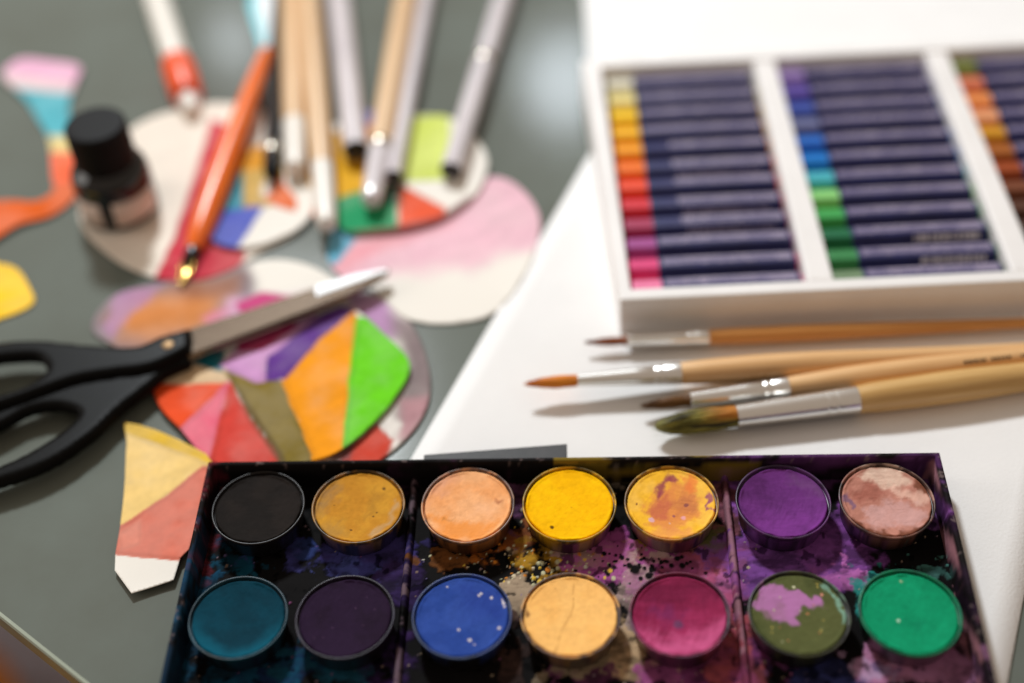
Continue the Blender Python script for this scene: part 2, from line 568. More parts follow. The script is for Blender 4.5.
# stains run up the inner wall and over the edge
hx = V[:, 0] + 0.0
hy = V[:, 1]
inn = np.clip(V[:, 0], X0 + 4, X1 - 4)
iny = np.clip(V[:, 1] - 0.0, YF + 4, YB - 3.2)
Cr = tray_color(inn, iny + (V[:, 2] - 3) * 0.1, False)
base = lin((27, 24, 24))
keep = sstep(0.45, 0.68, fbm(V[:, 0] * .5 + V[:, 2] * 0.4, V[:, 1] + V[:, 2] * 1.6, 7, 140, 5))
Cr[:, :3] = base[None, :] * (1 - keep[:, None]) + Cr[:, :3] * keep[:, None]
pu = (V[:, 0] > 62) & (V[:, 2] > 4)
a = sstep(0.44, 0.62, fbm(V[:, 0] * .6, V[:, 1] + V[:, 2] * 1.5, 9, 141, 5)) * .55 * pu * np.where(V[:, 1] > -8, 0.9, 0.25)
Cr[:, :3] = mixc(Cr[:, :3], lin((98, 52, 108)), a)
bl = (V[:, 0] < -112) * sstep(0.5, 0.6, fbm(V[:, 0], V[:, 1] * .35 + V[:, 2] * .7, 5, 142, 5)) * (V[:, 1] < -5)
Cr[:, :3] = mixc(Cr[:, :3], lin((30, 72, 104)), bl * 0.3)
pk = (V[:, 0] > 115) * (V[:, 2] < 13) * (V[:, 0] < 117.8) * sstep(0.42, 0.55, fbm(V[:, 0], V[:, 1] * .3 + V[:, 2] * .5, 6, 143, 5))
Cr[:, :3] = mixc(Cr[:, :3], lin((176, 122, 132)), pk * 0.85)
yl = ((V[:, 1] > 14) & (V[:, 0] > -5) & (V[:, 0] < 62)) * sstep(0.52, 0.6, fbm(V[:, 0] * .35, V[:, 1] * 1.5 + V[:, 2] * 1.2, 8, 144, 5))
Cr[:, :3] = mixc(Cr[:, :3], lin((140, 116, 40)), yl * 0.7)
wn = sstep(0.70, 0.76, fbm(V[:, 0], V[:, 1] + V[:, 2], 1.6, 145, 3))
Cr[:, :3] = mixc(Cr[:, :3], lin((130, 112, 110)), wn * 0.5 * (V[:, 2] > 12.5))
Cr[:, 3] = keep * .6
mesh('rim', V - PO, Fr, M_paint, pb, True, cols=Cr)


def divider(xm, lean):
    n = 260
    pr = [(-1.5, 2.7), (-0.9, 5.2), (-0.55, 5.9), (0, 6.1), (0.55, 5.9), (0.9, 5.2), (1.5, 2.7)]
    V = []
    for k in range(n + 1):
        yy = YF + 2.3 + (YB - YF - 4.6) * k / n
        for dx, zz in pr:
            V.append((xm + dx + lean * (yy + 20) / 80, yy, zz))
    V = np.array(V)
    F = [(k * 7 + i, k * 7 + i + 1, (k + 1) * 7 + i + 1, (k + 1) * 7 + i) for k in range(n) for i in range(6)]
    Cd = tray_color(V[:, 0], V[:, 1], False)
    e = sstep(0.48, 0.62, fbm(V[:, 0], V[:, 1], 4, 150 + int(xm), 4)) * (V[:, 2] > 5.0)
    Cd[:, :3] = mixc(Cd[:, :3] * 0.8, lin((112, 92, 100) if xm < 0 else (158, 112, 124)), e * 0.8)
    mesh('divider', V - PO, F, M_paint, pb, True, cols=Cd)


divider(-51.2, 0)
divider(50.8, 0)
# flap behind the back edge
q = [at(425, 454.5, 9), at(567, 444, 9), at(567, 470, 9), at(425, 470, 9)]
yb = YB + 0.05
P0, P1 = at(424, 455, 10), at(567, 444, 10)
tv = []
for zz in (9.0, 10.2):
    tv += [(P0[0], yb, zz - 0), (P1[0], yb, zz), (P1[0], P1[1], zz), (P0[0], max(P0[1], yb + .4), zz)]
tcol = np.zeros((8, 4)) + np.append(lin((48, 46, 46)), 0.8)
fl = mesh('hinge_flap', np.array(tv) - PO, [(3, 2, 1, 0), (4, 5, 6, 7), (0, 1, 5, 4), (1, 2, 6, 5), (2, 3, 7, 6), (3, 0, 4, 7)], mat('flap_plastic', (54, 51, 50), .5, .3, color2=(42, 40, 40), var_scale=300), pb, False)
bevel(fl, 0.25)

# ------------------------------------------------------------------ the pans of paint
p_, g_, r_ = 32.36, 2.774, 41.44
PXS = [-3 * p_ - g_, -2 * p_ - g_, -p_, 0, p_, 2 * p_ + g_, 3 * p_ + g_]


def spot(C, x, y, cx, cy, r, col, seed=0, a0=1.0, soft=0.35):
    d = np.sqrt((x - cx) ** 2 + (y - cy) ** 2) + (fbm(x, y, 1.4, seed + 400, 3) - .5) * r * 1.0
    return mixc(C, lin(col), sstep(r * (1 + soft), r * (1 - soft), d) * a0)


def blob(C, x, y, poly, col, seed=0, soft=0.5, warp=1.6, a0=1.0, scale=4):
    wx = x + 2.4 * (fbm(x, y, 5, seed + 520, 4, .6) - .5) + .5 * np.sin(y * 1.1 + seed)
    wy = y + 2.4 * (fbm(x, y, 5, seed + 540, 4, .6) - .5) + .5 * np.sin(x * 1.2 + seed)
    hair = fbm(x * .5 + y * .9, (y * .5 - x * .9) * 4, 3, seed + 560, 4) - .5
    sd = poly_sd(wx, wy, poly) + (fbm(x, y, scale, seed + 500, 5, .6) - .5) * 2 * warp + hair * (soft + .5) * 1.2
    dens = .86 + .14 * sstep(.3, .62, fbm(x, y, 2.6, seed + 580, 5, .62))
    return mixc(C, lin(col), sstep(-soft * 1.3, soft * 1.3, sd) * a0 * dens)


def c_plain(col, col2=None, amt=0.6, seed=0, scale=9):
    def f(x, y):
        C = np.zeros((len(x), 3)) + lin(col)
        if col2 is not None:
            C = mixc(C, lin(col2), sstep(.35, .68, fbm(x, y, scale, seed, 4)) * amt)
        return C * (0.80 + 0.26 * fbm(x, y, 1.1, seed + 3, 4) + 0.14 * fbm(x + y * .3, y * 2.2, 5, seed + 8, 5))[:, None]
    return f


def c_black(x, y):
    C = c_plain((28, 24, 22), (36, 30, 27), .7, 1)(x, y)
    return C


def c_ochre(x, y):
    C = c_plain((204, 146, 48), (190, 128, 40), .8, 2, 7)(x, y)
    C = blob(C, x, y, [(-14, -4), (-9, 4), (-8, 9), (-14, 9)], (138, 112, 82), 2, 3, 2, .75)
    C = blob(C, x, y, [(-12, -8), (-6, -6), (-3, -12), (-9, -13)], (150, 118, 70), 3, 2.5, 2, .6)
    C = blob(C, x, y, [(5, -12), (10, -7), (12.5, 2), (11.5, 2), (9, -6), (4, -11)], (190, 160, 120), 4, .8, .8, .7)
    C = blob(C, x, y, [(3, -4), (5, -3), (7, 6), (5, 8), (4, 2)], (150, 104, 40), 6, 1.5, 1.5, .5)
    for k, (cx, cy, r) in enumerate([(7.5, 7.6, .55), (-1.5, -9, .35), (5, -3.5, .3), (-8, 1, .25), (6, -2, .25)]):
        C = spot(C, x, y, cx, cy, r, (62, 44, 30), k, .9)
    return C


def c_peach(x, y):
    C = c_plain((244, 178, 124), (238, 160, 98), .8, 5, 8)(x, y)
    C = blob(C, x, y, [(-14, 2), (-4, 12), (-10, 13), (-14, 9)], (228, 168, 140), 5, 3, 2, .7)
    C = blob(C, x, y, [(-11, -4), (-2, -5), (2, -8), (10, -6), (6, -13), (-8, -13)], (240, 146, 58), 6, 2, 3, .75)
    C = blob(C, x, y, [(1, -3), (7, -4), (9, 0), (4, 1)], (246, 186, 140), 7, 2, 2, .7)
    C = blob(C, x, y, [(-7, -5.5), (-4, -5), (-4, -4.2), (-7, -4.6)], (176, 116, 60), 8, .5, .5, .7)
    C = blob(C, x, y, [(8.5, 2), (11, 1), (11.5, 2), (9, 3)], (160, 86, 60), 9, .5, .8, .8)
    return C


def c_yellow(x, y):
    C = c_plain((254, 192, 4), (250, 182, 2), .6, 6, 9)(x, y)
    C = spot(C, x, y, -5.5, -8.8, .6, (92, 60, 10), 1, .95)
    C = spot(C, x, y, .6, -.8, .28, (196, 140, 20), 2, .6)
    return C


def c_mixed(x, y):
    C = c_plain((246, 186, 52), (250, 196, 90), .6, 7, 6)(x, y)
    C = blob(C, x, y, [(-7, -2), (-4, 5), (0, 9), (6, 8), (9, 2), (8, -6), (4, -10), (-2, -11), (-8, -9)], (226, 140, 76), 10, 1.6, 3, .95)
    C = blob(C, x, y, [(-7, -3), (-4, 3), (-1, 4), (0, -2), (-2, -6), (-6, -6)], (202, 108, 76), 11, 1.2, 2.4, .9)
    C = blob(C, x, y, [(-6, 4), (-3, 9), (1, 12), (2.6, 9.6), (-1, 8.4), (-3.6, 3)], (150, 66, 82), 12, .6, 1, .95)
    C = blob(C, x, y, [(0, 0), (4, 4), (7, 3), (7, -3), (2, -4)], (196, 118, 74), 13, 1.5, 2, .8)
    C = blob(C, x, y, [(4, 11), (7, 12), (9, 4), (6.5, 5)], (238, 128, 66), 14, .8, 1, .8)
    C = blob(C, x, y, [(10, 2.5), (13, 4), (13.5, 0), (12, -1), (11.5, -2.6), (13.4, -3), (12.8, -3.8), (10, -2.6), (11.4, 0)], (156, 80, 110), 15, .3, .8, .95)
    C = blob(C, x, y, [(-10, -12), (-3, -9), (5, -10), (8, -13), (-6, -14)], (232, 150, 90), 16, 1, 2, .7)
    for k, (cx, cy, r, c) in enumerate([(4.6, -.4, .8, (134, 76, 76)), (-11, .2, .35, (110, 50, 50)), (-6.5, -6, .9, (222, 176, 190)), (3.5, -5.4, .8, (236, 170, 176)), (.5, -4.6, .45, (150, 86, 96)), (-1, -7.5, .3, (226, 180, 160))]):
        C = spot(C, x, y, cx, cy, r, c, k, .85)
    return C


def c_purple(x, y):
    C = c_plain((104, 48, 116), (84, 38, 92), .8, 8, 8)(x, y)
    C = blob(C, x, y, [(-13, -6), (0, -4), (12, -4), (13, -12), (0, -14), (-12, -10)], (124, 56, 138), 17, 4, 3, .9)
    C = blob(C, x, y, [(2, 12), (12, 8), (13, 3), (9, 4), (4, 8)], (112, 74, 118), 18, 2, 2, .5)
    n = fbm(x + y * .4, y * 4, 4, 19, 4)
    return C * (0.86 + 0.28 * n)[:, None]


def c_brown(x, y):
    C = c_plain((136, 84, 66), (118, 70, 52), .8, 9, 7)(x, y)
    C = blob(C, x, y, [(-15, 1), (-10, 12), (0, 15), (8, 13), (11, 4), (15, 1), (13, -6), (9, -11), (0, -12.5), (-8, -10), (-14, -5)], (190, 130, 114), 20, .5, 1.6, .98)
    C = blob(C, x, y, [(-8, 10), (0, 15), (8, 13), (8, 8), (4, 5), (-2, 7)], (226, 194, 174), 21, 1, 2, .95)
    C = blob(C, x, y, [(3, 8), (7, 4), (12, 3), (13.4, 1), (12, -2), (8, 0), (3, 4)], (222, 176, 158), 22, .9, 1.6, .92)
    C = blob(C, x, y, [(-8, -2), (2, 0), (11, -2), (11, -6), (6, -10), (-5, -10)], (210, 166, 162), 23, 1.4, 3, .7, 3)
    C = blob(C, x, y, [(-11, 4), (-3, 9), (0, 3), (-4, 0), (-9, 0)], (158, 92, 78), 24, 1.5, 2, .8)
    C = blob(C, x, y, [(-13.5, 2.5), (-11.5, 2.5), (-10, -2), (-11, -3), (-13.3, -1)], (120, 92, 122), 25, .4, .7, .85)
    n = fbm(x * 2 + 3 * np.sin(y * .5), y * 1.2 + 2.5 * np.sin(x * .45), 3.2, 26, 4)
    return C * (0.85 + 0.3 * n)[:, None]


def c_teal(x, y):
    C = c_plain((6, 57, 73), (6, 48, 62), .8, 10, 7)(x, y)
    r = np.sqrt(x * x + y * y)
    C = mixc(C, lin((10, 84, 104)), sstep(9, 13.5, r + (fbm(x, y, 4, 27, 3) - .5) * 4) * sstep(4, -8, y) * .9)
    return C


def c_violet(x, y):
    C = c_plain((39, 23, 46), (33, 19, 37), .8, 11, 7)(x, y)
    for k in range(9):
        C = spot(C, x, y, rs.uniform(-9, 9), rs.uniform(-9, 9), .16, (110, 80, 110), k, .7)
    return C


def c_blue(x, y):
    C = c_plain((50, 78, 156), (38, 66, 142), .8, 12, 8)(x, y)
    C = blob(C, x, y, [(0, 12), (12, 8), (12, -2), (4, 0), (0, 4)], (38, 58, 140), 28, 4, 2, .7)
    for k, (cx, cy, r) in enumerate([(4.8, 7.4, .42), (5.4, 8, .35), (8.6, 6.6, .45), (-.8, -4.4, .5), (2.6, -8, .5), (4, -9.6, .35), (11.2, -4.2, .55), (-5, 10.7, .3), (12.3, 4.5, .5), (12.6, 3.4, .4), (11.9, 5.6, .35)]):
        C = spot(C, x, y, cx, cy, r, (214, 204, 206), k, .95)
    return C


def c_cream(x, y):
    C = c_plain((252, 194, 114), (250, 186, 102), .6, 13, 8)(x, y)
    lx = 3.2 + (-y + 11) * -.28 + .55 * np.sin(y * .42 + .6) - .02 * y * y * .4
    d = np.abs(x - (lx * 1.0 - 0.6)) + (fbm(x, y, 1, 29, 3) - .5) * .5
    C = mixc(C, lin((190, 136, 72)), sstep(.28, .06, d) * .62 * (y < 12))
    for k in range(5):
        C = spot(C, x, y, rs.uniform(-10, 10), rs.uniform(-10, 10), .17, (170, 110, 60), k, .7)
    C = blob(C, x, y, [(-13.5, 3), (-12, 5), (-12.4, 0), (-13.5, 0)], (120, 80, 50), 30, .3, .5, .8)
    return C


def c_magenta(x, y):
    C = c_plain((150, 44, 84), (134, 34, 70), .8, 14, 6)(x, y)
    C = blob(C, x, y, [(-9, 13), (9, 13), (12, 6), (3, 6), (-4, 2), (-11, 5)], (112, 30, 62), 31, 3, 3, .8)
    C = blob(C, x, y, [(-13, -4), (-6, -8), (4, -7), (13, -3), (9, -14), (-8, -14)], (206, 92, 140), 32, 3.4, 2.4, .9)
    C = blob(C, x, y, [(-10, 2), (-4, 4), (2, 2), (0, -2), (-6, -1)], (120, 44, 92), 33, 2, 2, .7)
    C = spot(C, x, y, -.6, -2.3, 1.5, (104, 64, 98), 3, .85)
    n = fbm(x * .35 + y * .1, y * 1.5, 2.2, 34, 5)
    return C * (0.78 + 0.44 * n)[:, None]


def c_olive(x, y):
    C = c_plain((88, 92, 54), (74, 80, 46), .8, 15, 7)(x, y)
    C = blob(C, x, y, [(-11.5, 8), (-6, 11), (1, 7.5), (7.5, 4), (7, 2.4), (2, 2.6), (-.5, -.5), (.6, -3.4), (-4, -3), (-9, 0), (-13, 3)], (182, 118, 172), 35, .35, 1.5, .96, 3)
    C = blob(C, x, y, [(-12, 2), (-3, 3), (-4, -2), (-10, -1)], (158, 112, 140), 36, 1, 2.4, .6, 2)
    C = blob(C, x, y, [(7.5, 9.6), (10, 9), (13, 4), (13.6, -3), (12.6, -3), (11.8, 3)], (130, 172, 152), 37, .3, 1.0, .85, 2)
    for k in range(16):
        C = spot(C, x, y, rs.uniform(-9, 11), rs.uniform(-10, 11), rs.uniform(.14, .34), [(196, 176, 90), (206, 130, 90), (190, 190, 150)][k % 3], k, .85)
    C = spot(C, x, y, -.4, 9.6, .4, (230, 226, 190), 50, .9)
    C = spot(C, x, y, 7.6, 6.8, .4, (226, 150, 130), 51, .9)
    return C


def c_green(x, y):
    C = c_plain((18, 150, 104), (14, 138, 94), .7, 16, 8)(x, y)
    C = blob(C, x, y, [(-3, -3), (1, -5), (6, -4), (2, -2)], (12, 118, 84), 38, 1.5, 1.5, .5)
    C = spot(C, x, y, -3.6, -2.2, .42, (196, 230, 206), 1, .95)
    C = spot(C, x, y, -.6, 11.2, .4, (190, 200, 160), 2, .85)
    n = fbm(x + y, (y - x) * 3, 3, 39, 4)
    return C * (0.92 + 0.16 * n)[:, None]


PANS = [(c_black, (33, 30, 30), 'pan of matte black paint in the far row, at the end by the salmon paper'),
        (c_ochre, (92, 70, 40), 'pan of ochre paint with grey smudges, next to the black pan'),
        (c_peach, (140, 112, 100), 'pan of peach orange paint, between the ochre pan and the bright yellow pan'),
        (c_yellow, (150, 120, 40), 'pan of clean bright yellow paint with one dark fleck'),
        (c_mixed, (150, 112, 62), 'pan of yellow paint smeared with salmon and purple brush marks'),
        (c_purple, (84, 60, 96), 'pan of purple paint in the far row, beside the brown pan'),
        (c_brown, (98, 76, 70), 'pan of brown paint coated with pale pink swirls'),
        (c_teal, (34, 70, 84), 'pan of dark teal paint in the near row at the end of the box'),
        (c_violet, (46, 38, 60), 'pan of very dark violet paint, between the teal pan and the blue pan'),
        (c_blue, (62, 80, 120), 'pan of blue paint dotted with small white specks'),
        (c_cream, (130, 104, 96), 'pan of pale apricot paint with a thin crack across it'),
        (c_magenta, (120, 70, 100), 'pan of magenta paint with a grey spot and pink lower edge'),
        (c_olive, (92, 92, 88), 'pan of olive green paint with a lilac smear'),
        (c_green, (34, 124, 96), 'pan of emerald green paint with one white speck')]
cup_prof = [(12.6, -8.9), (13.4, -8.6), (14.15, -3), (14.5, -1.2), (14.75, -1.0), (14.95, -.6), (15.0, -.25), (14.85, -.05), (14.6, 0), (14.5, -.06), (14.4, -.3), (14.3, -1.6), (13.4, -1.9)]
for i, (fn, rimc, lab) in enumerate(PANS):
    cx, cy = PXS[i % 7], (0 if i < 7 else -r_)
    t = thing('paint_pan', lab, 'paint pan', (cx, cy, 12.0), None, 'round paint pans in the black box')
    t.rotation_euler = (rs.uniform(-.02, .02), rs.uniform(-.02, .02), 0)
    nseg = 128
    V, F = lathe(cup_prof, nseg)
    F = [f for f in F if len(f) == 4]
    nz = fbm(V[:, 0], V[:, 1] + V[:, 2] * 2, 5, 600 + i, 4)
    a = sstep(-3.5, -0.2, V[:, 2]) * (0.35 + 0.8 * sstep(.35, .65, nz))
    Cc = np.zeros((len(V), 3)) + lin((22, 20, 21))
    Cc = mixc(Cc, lin(rimc), np.clip(a, 0, 1) * np.where((V[:, 2] < -.25) & (np.hypot(V[:, 0], V[:, 1]) < 14.3), .15, .85))
    rcol = np.hypot(V[:, 0], V[:, 1]) + 1e-6
    cc = np.clip(fn(V[:, 0] / rcol * 12.6, V[:, 1] / rcol * 12.6), 0, 1)
    kk = sstep(.46, .60, fbm(V[:, 0], V[:, 1] + V[:, 2] * 1.5, 4.5, 650 + i, 5, .6)) * sstep(-7, -1, V[:, 2]) * .75
    Cc = Cc * (1 - kk[:, None]) + cc * kk[:, None] * .8
    st = tray_color(V[:, 0] * 1.1 + cx, V[:, 1] * 1.1 + cy, False)
    Cc = mixc(Cc, (0, 0, 0), np.zeros(len(V)))
    k = st[:, 3] * (V[:, 2] < -2) * .55
    Cc = Cc * (1 - k[:, None]) + st[:, :3] * k[:, None]
    mesh('cup', V, F, M_cup, t, True, cols=np.concatenate([Cc, np.full((len(V), 1), .15)], 1), sharp=60)
    # the cake of paint
    nr_, na = 46, 150
    rr = 14.12 * (np.arange(1, nr_ + 1) / nr_) ** 0.8
    ang = 2 * np.pi * np.arange(na) / na
    RR, AA = np.meshgrid(rr, ang, indexing='ij')
    edge = 1 - .035 * sstep(11, 13.85, RR) * fbm(np.cos(AA) * 14, np.sin(AA) * 14, 2.2, 700 + i, 4)
    x = np.concatenate([[0], (RR * edge * np.cos(AA)).ravel()])
    y = np.concatenate([[0], (RR * edge * np.sin(AA)).ravel()])
    rad = np.hypot(x, y)
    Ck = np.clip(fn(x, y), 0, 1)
    lum = Ck.mean(1)
    zz = -0.75 + .35 * (rad / 13.85) ** 3 * 0 - .40 * sstep(13.4, 14.15, rad) + .30 * (fbm(x, y, 6, 800 + i, 4) - .5) + .05 * (fbm(x, y, .9, 820 + i, 2) - .5)
    gr = (Ck - lin((120, 100, 90))) @ np.array([.3, .6, .1])
    zz += .1 * np.clip(gr, -1, 1)
    zz -= [.5, .7, .6, .35, .8, 1.2, .9, 1.0, .7, .4, .45, 1.7, .5, .9][i] * (1 - (rad / 14.12) ** 2)
    zz += .42 * np.exp(-((rad - 13.35) / .45) ** 2) * sstep(.40, .70, fbm(x, y, 3.5, 840 + i, 4))
    ca_, sa_ = math.cos(i * 2.1 + .4), math.sin(i * 2.1 + .4)
    bend = 2.5 * np.sin((x * ca_ + y * sa_) * .16 + i)
    zz += [.10, .16, .14, .08, .2, .2, .22, .12, .1, .1, .06, .24, .14, .12][i] * (fbm(x * ca_ + y * sa_, (y * ca_ - x * sa_ + bend) * 3.5, 3.2, 860 + i, 4) - .5)
    V = np.stack([x, y, zz], -1)
    F = [(0, 1 + k, 1 + (k + 1) % na) for k in range(na)]
    F += [(1 + j * na + k, 1 + (j + 1) * na + k, 1 + (j + 1) * na + (k + 1) % na, 1 + j * na + (k + 1) % na) for j in range(nr_ - 1) for k in range(na)]
    o0 = len(V)
    V = np.concatenate([V, np.stack([13.9 * np.cos(ang), 13.9 * np.sin(ang), np.full(na, -2.2)], -1)])
    b = 1 + (nr_ - 1) * na
    F += [(b + k, o0 + k, o0 + (k + 1) % na, b + (k + 1) % na) for k in range(na)]
    Ck = np.concatenate([Ck, Ck[b:b + na] * .5])
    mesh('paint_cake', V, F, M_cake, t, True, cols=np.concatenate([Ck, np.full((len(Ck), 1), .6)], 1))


# ------------------------------------------------------------------ paint brushes on the sheet
def brush(label, tip, bend, end, zt, zb, ze, rb, rf, rh, wood, bristle, group, blen=None, flen=None, letter=None, olive=False, neck=1.25, tail=2.6):
    """tip, start of ferrule... given as picture points; z in mm; a straight round brush"""
    A = at(tip[0], tip[1], zt)
    B = at(end[0], end[1], ze)
    A = np.array(A); B = np.array(B)
    d = (B - A) / np.linalg.norm(B - A)
    q = aim(A, A + d)
    t = thing('paintbrush', label, 'paintbrush', A, q, group)
    L = 215
    Lb, Lf = blen, flen
    z0 = Lb
    z1 = Lb + Lf
    pr = [(0.08, 0), (rb * .35, Lb * .12), (rb * .8, Lb * .34), (rb * 1.0, Lb * .6), (rb * .97, Lb * .85), (rf * .92, Lb + .6)]
    if olive: pr = [(0.08, 0), (rb * .42, Lb * .05), (rb * .78, Lb * .2), (rb * 1.0, Lb * .48), (rb * .98, Lb * .7), (rb * .9, Lb * .88), (rf * .92, Lb + .6)]
    pr = interp(pr, 6)
    V, F = lathe(pr, 72)
    a = np.arctan2(V[:, 1], V[:, 0])
    V[:, :2] *= (1 + .26 * (fbm(a * 5, V[:, 2] * .10, .5, 40, 4, .7) - .5))[:, None]
    hv, hf = [], []
    hr = random.Random(int(tip[0]))
    for k in range(70):
        an = hr.uniform(0, 2 * math.pi)
        z_a, z_b = Lb * hr.uniform(.35, .7), Lb * hr.uniform(-.06, .12)
        r_a = float(np.interp(z_a, [p[1] for p in pr], [p[0] for p in pr])) * 1.0
        sp_ = hr.uniform(.1, .5) * rb * (1.5 if hr.random() < .12 else .8)
        m_z, m_r = (z_a + z_b) / 2, float(np.interp((z_a + z_b) / 2, [p[1] for p in pr], [p[0] for p in pr])) * 1.04
        n0 = len(V) + len(hv)
        for rr_, zz_, th in ((r_a, z_a, .09), (m_r, m_z, .08), (sp_, z_b, .03)):
            for q_ in range(3):
                b_ = 2 * math.pi * q_ / 3
                hv.append((rr_ * math.cos(an) + th * math.cos(b_), rr_ * math.sin(an) + th * math.sin(b_), zz_))
        for l_ in range(2):
            for q_ in range(3):
                hf.append((n0 + l_ * 3 + q_, n0 + l_ * 3 + (q_ + 1) % 3, n0 + l_ * 3 + 3 + (q_ + 1) % 3, n0 + l_ * 3 + 3 + q_))
    V = np.concatenate([V, np.array(hv)])
    F = F + hf
    a = np.arctan2(V[:, 1], V[:, 0])
    if olive:
        s = fbm(a * 6, V[:, 2] * .15, .8, 41, 4)
        Cb = np.zeros((len(V), 3)) + lin((88, 82, 26))
        Cb = mixc(Cb, lin((136, 126, 48)), sstep(.4, .7, s))
        Cb = mixc(Cb, lin((46, 41, 14)), sstep(.55, .75, fbm(a * 4, V[:, 2] * .1, .8, 42, 4)))
        Cb = mixc(Cb, lin((190, 116, 34)), sstep(Lb * .5, Lb * .95, V[:, 2] + (s - .5) * 8) * .85 * sstep(-.2, .5, np.sin(a + .5)))
        Cb = mixc(Cb, lin((150, 146, 84)), sstep(Lb * .2, 0, V[:, 2]) * .7)
        mesh('bristles', V, F, M_bris_attr, t, True, cols=np.concatenate([Cb, np.full((len(V), 1), .3)], 1))
    else:
        mesh('bristles', V, F, bristle, t, True)
    fr = [(rf * .9, z0 - .2), (rf, z0), (rf * 1.0, z0 + .4), (rf + (rh - rf) * .55, z0 + Lf * .55)]
    for c in (.74, .82):
        r = rf + (rh - rf) * c
        fr += [(r, z0 + Lf * c - .5), (r * .93, z0 + Lf * c), (r, z0 + Lf * c + .5)]
    fr += [(rh, z1 - .8), (rh * .99, z1), (rh * .9, z1 + .1)]
    lathe_part('ferrule', fr, M_ferrule, t, 40, 30)
    hp = [(rh * .94, z1 - 1), (rh * .98, z1 + .5), (rh * 1.10, z1 + 8), (rh * neck, z1 + 22), (rh * neck * 1.02, z1 + 34), (rh * neck * .93, z1 + 55), (rh * .86, z1 + 85), (rh * .66, z1 + 120), (rh * .5, z1 + 150), (rh * .38, L + 8), (rh * .3, L + 10), (0.02, L + 11)]
    lathe_part('handle', interp(hp, 6), wood, t, 40, 80)
    if letter:
        # a row of tiny worn dark marks printed along the handle
        V, F = [], []
        zc = letter[0]
        rr = random.Random(5)
        while zc < letter[1]:
            wl = rr.uniform(.7, 1.5)
            if rr.random() < .14:
                zc += 1.6
                continue
            for u, v in ((0, 0), (1, 0), (1, 1), (0, 1)):
                an = letter[3] + (u - .5) * .26
                rloc = float(np.interp(zc + v * wl, [h_[1] for h_ in hp], [h_[0] for h_ in hp])) + .10
                V.append((rloc * math.cos(an), rloc * math.sin(an), zc + v * wl))
            F.append((len(V) - 4, len(V) - 3, len(V) - 2, len(V) - 1))
            zc += wl + .45
        o = mesh('lettering', V, F, M_ink, t, False)
        so = o.modifiers.new('thick', 'SOLIDIFY'); so.thickness = .05 * MM; so.offset = 0
    return t


GB = 'round wooden paintbrushes lying on the white sheet'
brush('slim brush with thin rust bristles lying in the shade of the pastel box', (586, 342.5), None, (1024, 323), 5.5, 5, 4.5, 1.5, 2.2, 2.7, M_wood_o, M_bris_rust, GB, 15, 29, neck=1.12)
brush('brush with clean pointed orange bristles and long narrow ferrule', (526, 384), None, (1024, 350), 8.5, 6, 5.5, 2.2, 2.1, 3.9, M_wood, M_bris_orange, GB, 18, 36, neck=1.2)
brush('brush with small dark brown bristles and dark lettering on its pale handle', (642, 406), None, (1024, 357), 5.5, 6, 6.5, 2.0, 2.7, 3.7, M_wood, M_bris_brown, GB, 17, 34, letter=(112, 142, 0, 2.1), neck=1.25)
brush('thickest brush with olive stained bristles, nearest to the paint box', (655, 427), None, (1024, 377), 6.5, 6, 6.3, 4.0, 3.8, 4.8, M_wood_g, None, GB, 28, 42, olive=True, neck=1.16)

# ------------------------------------------------------------------ the box of oil pastels
BO = np.array((19.0, 86.0, 0.95)); BROT = math.radians(2.5)
HB = 17.0
LX, LY = 226.0, 149.0
pbx = thing('pastel_box', 'shallow white box with dividers holding three columns of oil pastels', 'pastel box', BO, (0, 0, BROT))


def part_boxes(name, boxes, material, parent, bev=.5):
    V, F = [], []
    for b in boxes:
        v, f = box_vf(*b)
        F += [tuple(i + len(V) for i in ff) for ff in f]
        V += v
    o = mesh(name, V, F, material, parent, False)
    if bev: bevel(o, bev)
    return o


WT = 4.2
part_boxes('tray_floor', [(1, LX - 1, 1, LY - 1, 0, 1.5)], M_boxcard, pbx, 0)
# four walls as one outline with rounded lip
bm = bmesh.new()
outer = [(0, 0), (LX, 0), (LX, LY), (-5.4, LY)]
inner = [(WT, 5.6), (LX - WT, 5.6), (LX - WT, LY - 5.6), (WT - 1.4, LY - 5.6)]
rows = []
for pts, zz in ((outer, 0), (outer, HB), (inner, HB), ([(a + (.8 if a < 100 else -.8), b + (.8 if b < 70 else -.8)) for a, b in inner], 1.5)):
    rows.append([bm.verts.new((a * MM, b * MM, zz * MM)) for a, b in pts])
for k in range(3):
    for i in range(4):
        j = (i + 1) % 4
        bm.faces.new((rows[k][i], rows[k][j], rows[k + 1][j], rows[k + 1][i]))
bmesh.ops.recalc_face_normals(bm, faces=bm.faces)
me = bpy.data.meshes.new('box_wall')
bm.to_mesh(me); bm.free()
o = link('box_wall', me, M_boxcard, pbx, False)
bevel(o, .7, 3)
CX = [(4.4, 67.4), (77.6, 140.6), (150.8, 213.8)]
for k in range(2):
    a, b = CX[k][1] + .4, CX[k + 1][0] - .4
    part_boxes('divider', [(a, b, 5.8, LY - 5.8, 1.6, HB - .4)], M_boxcard, pbx, .8)

